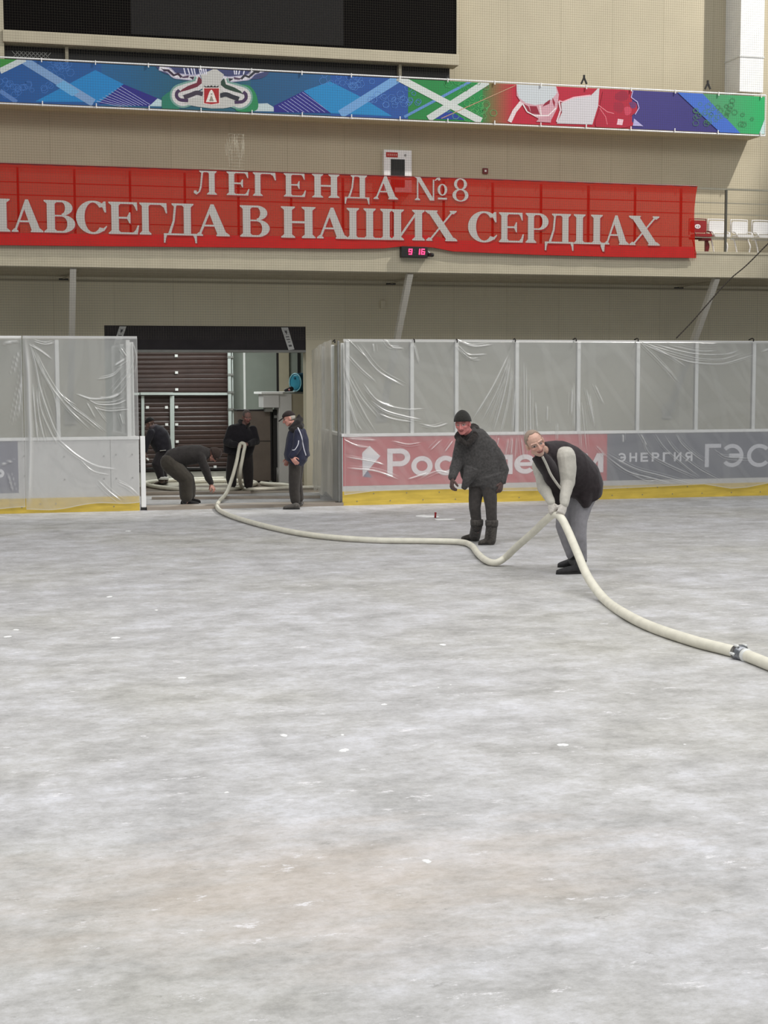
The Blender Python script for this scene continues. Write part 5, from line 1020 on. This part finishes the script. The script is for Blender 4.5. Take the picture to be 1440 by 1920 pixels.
def dome(c, r, f, u, s, rw, rf, ru, z0, tilt, up0=0.03, back=-.012):
    """knitted or sewn cap: a shell over the skull cut by a tilted rim, with thickness"""
    rings = []; 
    for shell in (1.0, 0.93):
        rr = []
        for k in range(9):
            a = (k / 8) * math.pi / 2; zz = math.sin(a); cc = max(math.cos(a), .02)
            cen = c + s * (f * back + u * (up0 + z0 * (1 - k / 8)) + u * ru * shell * zz + f * tilt * (1 - k / 8) * 0)
            rr.append((cen, r * rw * cc * s * shell, (f * rf + u * tilt * (1 - zz)) * cc * s * shell))
        rings.append(rr)
    return MB().loft(rings[1][::-1][1:] + rings[0], 28)

# --- the man in the long dark coat, standing on the ice
def man_coat():
    Y = 18.85; p = empty('person', ground(905, 1020), 'man in long dark coat, knit cap and tall boots standing on the ice looking down', 'person', None)
    skin = (206, 132, 128)
    hc = at(867.5, 794, Y - 0.22); f = img(-.32, .34, -.88); u = img(-.10, -.95, -.25)
    b = MB(); fr = head_prims(b, hc, f, u, 1.16); pchain(b, [(870, 800, Y - .12, .06), (882, 818, Y - .02, .066)])
    ploft(b, [(880, 818, Y, 14, .08), (888, 835, Y, 24, .11), (896, 865, Y, 30, .12), (902, 890, Y, 28, .12), (905, 903, Y, 20, .10)])
    pchain(b, [(862, 830, Y + .06, .05), (857, 868, Y + .02, .042), (848, 898, Y - .12, .032)]); pchain(b, [(930, 840, Y - .02, .05), (944, 880, Y - .10, .042), (940, 905, Y - .18, .032)])
    pchain(b, [(895, 905, Y, .06), (890, 950, Y - .02, .055), (895, 985, Y, .036), (895, 994, Y, .034)]); pchain(b, [(915, 905, Y - .08, .06), (921, 950, Y - .16, .055), (921, 985, Y - .16, .036), (922, 996, Y - .16, .034)])
    wl, wr_ = at(848, 899, Y - .13), at(940, 905, Y - .19)
    hl = (wl, img(-.10, .92, -.30), img(.75, .1, .3), img(.3, .1, -.9)); hr2 = (wr_, img(-.18, .95, -.1), img(-.6, .0, .6), img(-.6, .2, -.6))
    hand_prims(b, *hl, .55); hand_prims(b, *hr2, .6)
    me = skin_mesh(b, .0052, 3, 'body'); head_colors(me, fr, skin); link('body', me, SKIN, p, True)
    gl = fabric('brown_leather_glove', (88, 70, 66), .25, 30, .6)
    for h_ in (hl, hr2): link('glove', skin_mesh(hand_prims(MB(), *h_, .55 if h_ is hl else .6, 1.04, .0045), .004, 2, 'glove'), gl, p, True)
    co = fabric('charcoal_coat_wool', (72, 70, 69), .34, 34)
    c = MB()
    ploft(c, [(878, 808, Y - .03, 13, .11), (884, 817, Y - .02, 25, .15), (890, 832, Y, 34, .18), (896, 856, Y, 39, .19), (904, 880, Y, 42, .20), (910, 898, Y, 41, .20), (911, 911, Y - .01, 38, .19)])
    ploft(c, [(916, 893, Y - .1, 28, .13), (922, 914, Y - .12, 20, .10), (924, 932, Y - .14, 5, .05)]); ploft(c, [(886, 880, Y - .08, 16, .10), (875, 902, Y - .10, 9, .07), (868, 917, Y - .10, 4, .04)])
    pchain(c, [(866, 829, Y + .05, .095), (858, 866, Y + .02, .082), (853, 880, Y - .05, .075), (848, 894, Y - .11, .062)]); pchain(c, [(918, 836, Y - .04, .105), (934, 858, Y - .10, .095), (942, 880, Y - .12, .085), (941, 900, Y - .17, .066)])
    pchain(c, [(868, 822, Y - .02, .07), (900, 822, Y - .04, .085)])
    ct = cloth('coat', c, co, p, .009, 4, .011, 16, 3)
    fur = fabric('dark_fur_collar', (52, 48, 46), .4, 60, .95, 400); k = MB()
    pchain(k, [(857, 818, Y - .10, .040), (864, 825, Y - .20, .040), (872, 833, Y - .21, .034)]); pchain(k, [(857, 818, Y - .10, .040), (868, 808, Y + .05, .06), (888, 804, Y + .05, .075), (893, 812, Y - .06, .066), (887, 822, Y - .17, .05), (877, 833, Y - .21, .036)])
    cloth('fur_collar', k, fur, p, .008, 2, .012, 40, 5)
    hat = fabric('dark_knit_wool', (48, 47, 44), .35, 70, .95, 300); c_, r_, f_, u_, s_ = fr
    link('knit_cap', dome(c_, r_, f_, u_, s_, .098, .122, .118, -.018, .035, .036).mesh('knit_cap'), hat, p, True)
    tr_ = fabric('dark_trouser_cloth', (66, 62, 60), .2, 22); t = MB()
    pchain(t, [(895, 902, Y, .11), (891, 935, Y - .01, .092), (890, 952, Y - .02, .082), (894, 980, Y, .070), (894, 990, Y, .066)]); pchain(t, [(915, 902, Y - .08, .11), (920, 935, Y - .14, .090), (921, 952, Y - .16, .080), (922, 980, Y - .16, .070), (922, 990, Y - .16, .066)])
    cloth('trousers', t, tr_, p, .010, 3, .007, 15, 8)
    bo_ = fabric('mottled_felt_boot', (72, 68, 64), .45, 34, .85)
    for (ax_, ay, ay2, yy, hx, hy, tx, ty) in [(894, 977, 1000, Y, 898, 1014, 865, 1013), (922, 978, 1004, Y - .16, 926, 1021, 897, 1022)]:
        hl_, tl_ = ground(hx, hy), ground(tx, ty); o = shoe(p, hl_, tl_, .078, .1, bo_, 'boot', at(ax_, ay + 8, yy))
        q = at(ax_, ay + 2, yy); MB().loft([(q + V(0, 0, z), V(.083, 0, 0) * w, V(0, .088, 0) * w) for z, w in ((-.05, .97), (-.02, 1.04), (.02, 1.05), (.035, .98))], 22).build('cuff', bo_, o, True)
        lc = MB()
        for j in range(4): q = at(ax_ - 5, ay + 12 + 6 * j, yy - .085); lc.tube([q + V(-.03, .012, 0), q + V(0, -.01, .008), q + V(.03, .004, .012)], .005, 6)
        lc.build('laces', fur, o, True)
man_coat()

# --- the man bending over the hose in the sleeveless vest
def man_vest():
    Y = 15.62; p = empty('person', ground(1075, 1074), 'smiling short haired man in black sleeveless vest bending to lift the hose with gloved hands', 'person')
    skin = (204, 164, 146)
    hc = at(1003, 831, Y - .50); f = img(.26, .30, -.92); u = img(-.40, -.88, -.22)
    b = MB(); fr = head_prims(b, hc, f, u, 1.2); pchain(b, [(1008, 838, Y - .42, .055), (1026, 850, Y - .22, .065)])
    ploft(b, [(1104, 925, Y, 20, .13), (1092, 905, Y - .02, 30, .14), (1068, 880, Y - .1, 32, .15), (1045, 862, Y - .18, 30, .16), (1028, 852, Y - .2, 18, .12)])
    NA = [(1060, 856, Y - .36), (1064, 903, Y - .40), (1058, 945, Y - .53)]; FA = [(1011, 874, Y - .14), (1019, 912, Y - .26), (1033, 942, Y - .43)]
    for A_ in (NA, FA): pchain(b, [(*A_[0], .055), (*A_[1], .042), (*A_[2], .032)])
    pchain(b, [(1090, 930, Y - .05, .085), (1082, 1000, Y - .10, .055), (1090, 1052, Y - .02, .04)]); pchain(b, [(1068, 935, Y + .12, .085), (1056, 985, Y + .04, .055), (1072, 1042, Y + .10, .04)])
    wn, wf = at(1058, 947, Y - .54), at(1033, 944, Y - .44)
    hn = (wn, img(-.40, .85, -.28), img(-.15, .35, .9), img(-.95, 0, -.1)); hf = (wf, img(.22, .92, -.30), img(.3, .35, .85), img(.9, .1, -.2))
    hand_prims(b, *hn, .95); hand_prims(b, *hf, .95)
    me = skin_mesh(b, .0052, 3, 'body'); head_colors(me, fr, skin, (150, 138, 128)); link('body', me, SKIN, p, True)
    gl = fabric('pale_work_glove', (196, 190, 182), .15, 40, .85)
    for h_ in (hn, hf): link('glove', skin_mesh(hand_prims(MB(), *h_, .95, 1.05, .005), .004, 2, 'glove'), gl, p, True)
    sw = fabric('pale_grey_knit', (188, 184, 174), .10, 16, .95, 320)
    for A_, R_ in ((NA, (.115, .080, .052)), (FA, (.085, .072, .05))):
        m = MB(); (x0, y0, a0), (x1, y1, a1), (x2, y2, a2) = A_
        pchain(m, [(x0, y0, a0, R_[0]), ((x0 + x1) / 2 + 1, (y0 + y1) / 2, (a0 + a1) / 2, R_[0] * .9), (x1, y1, a1, R_[1]), ((x1 + x2) / 2, (y1 + y2) / 2, (a1 + a2) / 2, R_[1] * .85), (x2, y2, a2, R_[2])])
        cloth('sleeve', m, sw, p, .009, 3, .009, 17, int(x0))
        ve = fabric('black_fleece_vest', (50, 44, 46), .22, 24, .95)
    m = MB(); ploft(m, [(1108, 932, Y + .0, 22, .19), (1103, 918, Y - .01, 32, .21), (1090, 900, Y - .03, 41, .22), (1072, 884, Y - .09, 43, .22), (1055, 870, Y - .15, 42, .23), (1040, 858, Y - .2, 36, .22), (1026, 850, Y - .22, 24, .16), (1016, 845, Y - .27, 17, .12)])
    ploft(m, [(1098, 915, Y - .08, 26, .15), (1096, 935, Y - .08, 18, .15), (1098, 950, Y - .08, 9, .13)])
    ploft(m, [(1008, 852, Y - .36, 13, .10), (1019, 866, Y - .38, 17, .11), (1032, 885, Y - .33, 17, .10), (1043, 915, Y - .28, 16, .09), (1049, 940, Y - .25, 13, .07), (1051, 955, Y - .24, 11, .06)])
    vst = cloth('vest', m, ve, p, .010, 4, .007, 12, 11)
    z = MB(); z.tube(curve([at(1017, 856, Y - .55), at(1024, 870, Y - .53), at(1033, 890, Y - .50), at(1045, 908, Y - .46), at(1052, 917, Y - .44)], 8), .014, 8); z.build('zip_edge', sw, vst, True)
    hk = fabric('short_grey_hair', (150, 132, 118), .2, 90, .9); c_, r_, f_, u_, s_ = fr
    hm = MB().ell(c_ + s_ * (u_ * .034 - f_ * .016), r_ * .0795 * s_, f_ * .0985 * s_, u_ * .0885 * s_, 32).mesh('hair'); bm = bmesh.new(); bm.from_mesh(hm)
    dele = [v for v in bm.verts if ((np.array(v.co) - c_) @ f_ > .035 * s_ + .25 * max(0, (np.array(v.co) - c_) @ u_ - .07 * s_)) or ((np.array(v.co) - c_) @ u_ < -.02 * s_ + .6 * max(0, (np.array(v.co) - c_) @ f_))]
    bmesh.ops.delete(bm, geom=dele, context='VERTS'); bmesh.ops.solidify(bm, geom=bm.faces[:], thickness=.003); bm.to_mesh(hm); bm.free(); link('hair', hm, hk, p, True)
    g1 = fabric('grey_sweat_trousers', (146, 144, 148), .12, 14); g2 = g1
    t = MB(); pchain(t, [(1100, 920, Y, .15), (1091, 945, Y - .05, .118), (1086, 975, Y - .08, .098), (1085, 1005, Y - .09, .088), (1091, 1048, Y - .02, .062)]); pchain(t, [(1080, 925, Y + .08, .13), (1058, 955, Y + .08, .098), (1055, 985, Y + .05, .085), (1064, 1015, Y + .08, .07), (1072, 1040, Y + .10, .058)])
    cloth('trousers', t, g1, p, .010, 4, .008, 12, 14)
    bt = fabric('dark_ankle_boot', (56, 55, 56), .2, 30, .8)
    shoe(p, ground(1097, 1075), ground(1043, 1077), .058, .1, bt, 'boot', at(1091, 1050, Y - .02)); shoe(p, ground(1084, 1062), ground(1046, 1064), .056, .1, bt, 'boot', at(1073, 1042, Y + .10))
man_vest()

# --- the man in the blue jacket watching at the gate
def man_blue():
    Y = 24.97; p = empty('person', ground(550, 953), 'older man in navy blue jacket and dark peaked cap standing in the gate in profile', 'person')
    hc = at(541.5, 784.5, Y); f = unit(img(-1, .38, -.12)); u = unit(img(-.33, -.94, 0))
    b = MB(); fr = head_prims(b, hc, f, u, 1.04); pchain(b, [(545, 790, Y, .055), (553, 803, Y, .06)])
    ploft(b, [(553, 805, Y, 10, .10), (555, 820, Y, 15, .15), (556, 845, Y, 17, .16), (556, 868, Y, 14, .15)])
    NA = [(558, 813, Y - .20), (556, 838, Y - .24), (546, 857, Y - .26)]; FA = [(553, 813, Y + .2), (548, 838, Y + .22), (540, 858, Y + .18)]
    for A_ in (NA, FA): pchain(b, [(*A_[0], .05), (*A_[1], .04), (*A_[2], .032)])
    pchain(b, [(556, 868, Y - .08, .07), (552, 905, Y - .08, .055), (554, 945, Y - .08, .04)]); pchain(b, [(558, 868, Y + .1, .07), (557, 905, Y + .1, .055), (562, 942, Y + .1, .04)])
    hn = (at(547, 858, Y - .26), img(.62, .75, -.1), img(.0, -.2, 1), img(.7, -.7, .0)); hand_prims(b, *hn, .35); hand_prims(b, at(540, 859, Y + .18), img(-.3, .95, 0), img(.2, .1, -1), img(-1, 0, 0), .5)
    me = skin_mesh(b, .0058, 3, 'body'); head_colors(me, fr, (196, 142, 128)); link('body', me, SKIN, p, True)
    nv = fabric('navy_jacket_nylon', (44, 46, 64), .16, 12, .7); c = MB()
    ploft(c, [(555, 800, Y, 9, .09), (557, 808, Y, 17, .16), (558, 822, Y, 21, .20), (557, 842, Y, 23, .21), (554, 858, Y, 23, .21), (550, 868, Y, 18, .20), (548, 871, Y, 14, .18)])
    ploft(c, [(566, 835, Y, 10, .17), (572, 850, Y, 9, .16), (574, 857, Y, 8, .14)])
    pchain(c, [(560, 812, Y - .18, .085), (557, 838, Y - .23, .080), (552, 848, Y - .25, .07), (547, 855, Y - .26, .055)]); pchain(c, [(554, 812, Y + .18, .085), (549, 838, Y + .21, .075), (540, 856, Y + .18, .055)])
    jk = cloth('jacket', c, nv, p, .011, 4, .008, 13, 21)
    wp = mat('white_piping', (206, 206, 214), .6)
    from mathutils.bvhtree import BVHTree
    def surf(o, pts, r, name, m):
        me = o.data; off = Vector((0, 0, 0)); q = o
        while q is not None: off += q.location; q = q.parent
        bv = BVHTree.FromPolygons([v.co + off for v in me.vertices], [tuple(f_.vertices) for f_ in me.polygons]); out = []
        for a, b_ in curve(pts, 5):
            d = Vector(unit(ray(a, b_))); h = bv.ray_cast(Vector(EYEP), d)
            if h[0] is not None: out.append(np.array(h[0]) - np.array(d) * r * 0.4)
        return MB().tube(out, r, 6).build(name, m, o, True)
    surf(jk, [(558, 801), (563, 812), (566, 822), (567.5, 832), (570, 843), (573.5, 854)], .011, 'piping', wp); surf(jk, [(560, 826), (558.5, 834), (553, 843), (548, 844)], .008, 'piping', wp)
    hd2 = fabric('black_hood', (40, 37, 37), .25, 30); k = MB(); pchain(k, [(550, 800, Y - .08, .05), (558, 792, Y - .06, .06), (563, 787, Y, .055)]); pchain(k, [(550, 800, Y + .08, .05), (558, 792, Y + .06, .06), (563, 787, Y, .055)]); pchain(k, [(545, 803, Y - .06, .04), (550, 806, Y - .12, .05), (562, 801, Y - .08, .06), (564, 798, Y + .08, .06)]); pchain(k, [(558, 790, Y, .06), (561, 779, Y, .022)])
    cloth('hood', k, hd2, p, .010, 4, .004, 20, 2)
    c_, r_, f_, u_, s_ = fr; cpm = fabric('dark_brown_cap', (46, 38, 38), .2, 30)
    cp = link('peaked_cap', dome(c_, r_, f_, u_, s_, .086, .108, .092, -.005, .02, .034).mesh('peaked_cap'), cpm, p, True)
    MB().loft([(c_ + s_ * (f_ * a + u_ * (.030 + z)), r_ * w * s_, u_ * .007 * s_ + f_ * .012) for a, z, w in ((.07, .005, .075), (.11, .0, .072), (.15, -.012, .055), (.168, -.02, .03))], 20).build('peak', cpm, cp, True)
    hm = MB().ell(c_ + s_ * (u_ * .02 - f_ * .022), r_ * .081 * s_, f_ * .095 * s_, u_ * .085 * s_, 28).mesh('hair'); bm = bmesh.new(); bm.from_mesh(hm)
    bmesh.ops.delete(bm, geom=[v for v in bm.verts if (np.array(v.co) - c_) @ f_ > -.012 or (np.array(v.co) - c_) @ u_ < -.05], context='VERTS'); bmesh.ops.solidify(bm, geom=bm.faces[:], thickness=.004); bm.to_mesh(hm); bm.free(); link('hair', hm, fabric('white_hair', (176, 170, 160), .15, 80), p, True)
    t = MB(); tr_ = fabric('charcoal_trousers', (58, 54, 51), .15, 18); pchain(t, [(554, 862, Y - .06, .115), (552, 900, Y - .08, .10), (552, 920, Y - .08, .092), (554, 938, Y - .08, .085)]); pchain(t, [(558, 862, Y + .08, .115), (556, 900, Y + .1, .10), (558, 920, Y + .1, .092), (561, 934, Y + .1, .085)])
    cloth('trousers', t, tr_, p, .011, 4, .008, 13, 23)
    sh = fabric('grey_shoe', (84, 80, 76), .25, 40, .7); shoe(p, ground(562, 955), ground(531, 955), .05, .09, sh, 'shoe', at(555, 944, Y - .08)); shoe(p, ground(569, 950), ground(545, 949), .05, .09, sh, 'shoe', at(562, 941, Y + .1))
man_blue()

# --- the man stooping over the hose just inside the gate
def man_stoop():
    Y = 26.1; p = empty('person', ground(350, 947), 'man in dark work clothes and cap stooping low with one arm down to the hose', 'person')
    hc = at(402, 853, Y - .05); f = unit(img(.34, .90, .22)); u = unit(img(.88, -.40, -.1))
    b = MB(); fr = head_prims(b, hc, f, u, 1.0); pchain(b, [(398, 850, Y, .055), (386, 849, Y, .06)])
    ploft(b, [(318, 864, Y, 12, .14), (336, 858, Y, 14, .14), (362, 852, Y, 14, .15), (382, 850, Y, 12, .14), (390, 849, Y, 8, .1)])
    NA = [(380, 858, Y - .16), (388, 884, Y - .18), (396, 908, Y - .16)]; FA = [(380, 858, Y + .16), (386, 884, Y + .16), (394, 905, Y + .12)]
    for A_ in (NA, FA): pchain(b, [(*A_[0], .05), (*A_[1], .04), (*A_[2], .032)])
    pchain(b, [(320, 868, Y - .08, .08), (350, 896, Y - .1, .06), (348, 940, Y - .1, .045)]); pchain(b, [(322, 868, Y + .1, .08), (353, 896, Y + .1, .06), (354, 938, Y + .1, .045)])
    hand_prims(b, at(396, 909, Y - .16), img(.55, .82, 0), img(-.5, .3, .4), img(0, 0, -1), .55); hand_prims(b, at(394, 906, Y + .12), img(.5, .85, 0), img(-.5, .3, -.4), img(0, 0, 1), .55)
    me = skin_mesh(b, .0062, 3, 'body'); head_colors(me, fr, (176, 130, 116)); link('body', me, SKIN, p, True)
    jm = fabric('dark_work_jacket', (46, 43, 42), .2, 16); c = MB()
    ploft(c, [(312, 866, Y, 12, .17), (320, 862, Y, 18, .19), (338, 856, Y, 20, .20), (360, 853, Y, 19, .21), (378, 851, Y, 17, .20), (388, 850, Y, 12, .15), (393, 850, Y, 9, .11)])
    pchain(c, [(376, 855, Y - .15, .085), (386, 882, Y - .18, .075), (391, 895, Y - .17, .066), (396, 905, Y - .16, .052)]); pchain(c, [(376, 855, Y + .15, .085), (385, 882, Y + .16, .075), (393, 902, Y + .12, .055)])
    cloth('jacket', c, jm, p, .012, 4, .008, 12, 31)
    c_, r_, f_, u_, s_ = fr; cp = link('cap', dome(c_, r_, f_, u_, s_, .094, .120, .104, -.075, .0, .055, -.02).mesh('cap'), fabric('dark_brown_knit', (54, 44, 40), .3, 40), p, True)
    t = MB(); pchain(t, [(318, 868, Y - .05, .165), (335, 884, Y - .09, .15), (350, 898, Y - .1, .135), (349, 916, Y - .1, .125), (349, 930, Y - .1, .115)]); pchain(t, [(322, 868, Y + .08, .155), (350, 897, Y + .1, .13), (354, 916, Y + .1, .12), (355, 927, Y + .1, .11)])
    cloth('trousers', t, fabric('dark_olive_trousers', (60, 56, 50), .15, 16), p, .012, 4, .010, 11, 33)
    sh = fabric('black_work_shoe', (44, 42, 42), .2, 40, .7); shoe(p, ground(339, 948), ground(373, 947), .05, .08, sh, 'shoe', at(347, 940, Y - .1)); shoe(p, ground(346, 944), ground(376, 943), .05, .08, sh, 'shoe', at(354, 938, Y + .1))
man_stoop()

# --- the man in the doorway holding up the hose
def man_hold():
    Y = 29.35; p = empty('person', ground(455, 917), 'bareheaded man in black jacket standing in the garage doorway holding up the hose', 'person')
    hc = at(463, 781, Y - .08); f = unit(img(.38, .42, -.85)); u = unit(img(.08, -.92, -.35))
    b = MB(); fr = head_prims(b, hc, f, u, 1.08); pchain(b, [(462, 788, Y - .03, .058), (456, 800, Y, .065)])
    ploft(b, [(456, 800, Y, 9, .1), (453, 812, Y, 18, .13), (451, 835, Y, 20, .14), (450, 852, Y, 18, .13)])
    LA = [(432, 806, Y), (426, 830, Y - .06), (444, 834, Y - .33)]; RA = [(474, 806, Y), (480, 828, Y - .08), (464, 833, Y - .35)]
    for A_ in (LA, RA): pchain(b, [(*A_[0], .05), (*A_[1], .042), (*A_[2], .032)])
    pchain(b, [(438, 850, Y, .08), (434, 885, Y, .06), (435, 914, Y, .045)]); pchain(b, [(463, 850, Y, .08), (466, 885, Y, .06), (466, 914, Y, .045)])
    hand_prims(b, at(444, 834, Y - .34), img(.9, .25, -.2), img(-.1, .2, .9), img(0, -1, 0), .9); hand_prims(b, at(464, 833, Y - .36), img(-.9, .2, -.2), img(.1, .2, .9), img(0, -1, 0), .9)
    me = skin_mesh(b, .0062, 3, 'body'); head_colors(me, fr, (132, 100, 92)); link('body', me, SKIN, p, True)
    c = MB(); ploft(c, [(457, 796, Y, 9, .10), (454, 803, Y, 22, .15), (451, 815, Y, 28, .18), (449, 832, Y, 29, .19), (446, 845, Y, 28, .19), (444, 854, Y, 26, .18)])
    pchain(c, [(434, 806, Y, .095), (426, 828, Y - .05, .085), (434, 833, Y - .22, .07), (442, 834, Y - .31, .058)]); pchain(c, [(474, 806, Y, .09), (480, 827, Y - .07, .08), (472, 831, Y - .22, .07), (466, 833, Y - .33, .058)])
    cloth('jacket', c, fabric('black_jacket', (37, 35, 39), .2, 14), p, .012, 4, .009, 12, 41)
    k = MB(); pchain(k, [(452, 797, Y - .08, .035), (450, 790, Y + .06, .045), (466, 794, Y + .04, .04), (462, 803, Y - .12, .03)]); cloth('collar', k, fabric('black_collar', (30, 29, 30), .2, 20), p, .010, 3, .003)
    c_, r_, f_, u_, s_ = fr; hm = MB().ell(c_ + s_ * (u_ * .034 - f_ * .016), r_ * .080 * s_, f_ * .099 * s_, u_ * .089 * s_, 28).mesh('hair'); bm = bmesh.new(); bm.from_mesh(hm)
    bmesh.ops.delete(bm, geom=[v for v in bm.verts if (np.array(v.co) - c_) @ f_ > .05 + .2 * max(0, (np.array(v.co) - c_) @ u_ - .05) or (np.array(v.co) - c_) @ u_ < -.02 + .5 * max(0, (np.array(v.co) - c_) @ f_)], context='VERTS'); bmesh.ops.solidify(bm, geom=bm.faces[:], thickness=.003); bm.to_mesh(hm); bm.free(); link('hair', hm, fabric('cropped_grey_hair', (96, 88, 84), .2, 80), p, True)
    t = MB(); pchain(t, [(441, 848, Y, .14), (434, 880, Y, .115), (433, 896, Y, .11), (435, 907, Y, .09)]); pchain(t, [(460, 848, Y, .14), (465, 880, Y, .115), (466, 896, Y, .105), (466, 908, Y, .09)])
    cloth('trousers', t, fabric('black_trousers', (47, 43, 43), .15, 14), p, .012, 4, .009, 12, 43)
    sh = fabric('dark_boot', (52, 46, 44), .2, 40, .7); shoe(p, ground(437, 915), ground(431, 921), .06, .08, sh, 'shoe', at(435, 912, Y)); shoe(p, ground(465, 915), ground(474, 920.5), .06, .08, sh, 'shoe', at(466, 912, Y))
man_hold()

# --- the man at the far left of the doorway, turned away
def man_left():
    Y = 31.35; p = empty('person', ground(300, 908), 'man in dark jacket and black cap half hidden behind the left gate post', 'person')
    hc = at(281, 793, Y - .05); f = unit(img(-.85, .5, .15)); u = unit(img(-.45, -.88, 0))
    b = MB(); fr = head_prims(b, hc, f, u, .98); pchain(b, [(284, 797, Y, .055), (290, 805, Y, .06)])
    ploft(b, [(289, 804, Y, 9, .1), (296, 815, Y, 14, .14), (302, 830, Y, 14, .15), (305, 846, Y, 12, .14)])
    NA = [(281, 812, Y - .16), (273, 832, Y - .16), (272, 850, Y - .2)]; FA = [(300, 812, Y + .16), (312, 828, Y + .18), (306, 840, Y + .1)]
    for A_ in (NA, FA): pchain(b, [(*A_[0], .05), (*A_[1], .042), (*A_[2], .032)])
    pchain(b, [(304, 848, Y - .06, .075), (293, 872, Y - .1, .058), (303, 902, Y - .06, .042)]); pchain(b, [(308, 848, Y + .08, .075), (299, 873, Y + .08, .058), (309, 900, Y + .1, .042)])
    hand_prims(b, at(272, 851, Y - .2), img(-.05, 1, 0), img(.6, 0, .5), img(-.3, 0, -.9), .5); hand_prims(b, at(306, 841, Y + .1), img(-.8, .5, 0), img(0, .3, -1), img(0, -1, 0), .5)
    me = skin_mesh(b, .0065, 3, 'body'); head_colors(me, fr, (120, 98, 90)); link('body', me, SKIN, p, True)
    jm = fabric('dark_navy_jacket', (44, 43, 49), .2, 14); c = MB()
    ploft(c, [(286, 801, Y, 10, .11), (291, 808, Y, 17, .16), (297, 818, Y, 20, .18), (303, 832, Y, 19, .18), (307, 845, Y, 16, .18), (309, 851, Y, 14, .17)])
    pchain(c, [(283, 811, Y - .14, .085), (275, 830, Y - .16, .075), (272, 846, Y - .19, .055)]); pchain(c, [(300, 812, Y + .14, .09), (313, 828, Y + .16, .08), (308, 838, Y + .12, .06)])
    cloth('jacket', c, jm, p, .012, 4, .009, 12, 51)
    rf = mat('reflective_tape', (206, 206, 200), .4)
    q = at(305, 844.5, Y - .17); MB().bar(q + V(-.06, -.02, -.005), q + V(.065, -.03, .005), .012, .05, (0, 1, 0)).build('reflective_band', rf, p)
    c_, r_, f_, u_, s_ = fr; link('cap', dome(c_, r_, f_, u_, s_, .088, .110, .096, -.012, .015, .03).mesh('cap'), fabric('black_cap', (32, 31, 31), .2, 30), p, True)
    sc_ = MB(); pchain(sc_, [(283, 802, Y - .1, .045), (292, 799, Y - .02, .05), (300, 803, Y + .05, .045)]); cloth('grey_hood', sc_, fabric('grey_hood', (78, 70, 74), .3, 40), p, .010, 3, .005, 20, 3)
    t = MB(); pchain(t, [(306, 846, Y - .04, .125), (294, 870, Y - .1, .11), (298, 882, Y - .08, .095), (302, 896, Y - .06, .075)]); pchain(t, [(310, 846, Y + .06, .12), (301, 872, Y + .08, .10), (308, 896, Y + .1, .075)])
    cloth('trousers', t, fabric('dark_grey_trousers', (50, 47, 50), .15, 14), p, .012, 4, .008, 12, 53)
    bt = fabric('brown_boot', (74, 62, 54), .2, 40, .7)
    for (ax_, yy, h0, t0) in [(303, Y - .06, (309, 909), (289, 910)), (309, Y + .1, (314, 905), (298, 906))]:
        shoe(p, ground(*h0), ground(*t0), .065, .1, bt, 'boot', at(ax_, 899, yy)); q = at(ax_, 896.5, yy); MB().loft([(q + V(0, 0, z), V(.082, 0, 0), V(0, .082, 0)) for z in (-.03, .03)], 20).build('reflective_cuff', rf, p, True)
man_left()
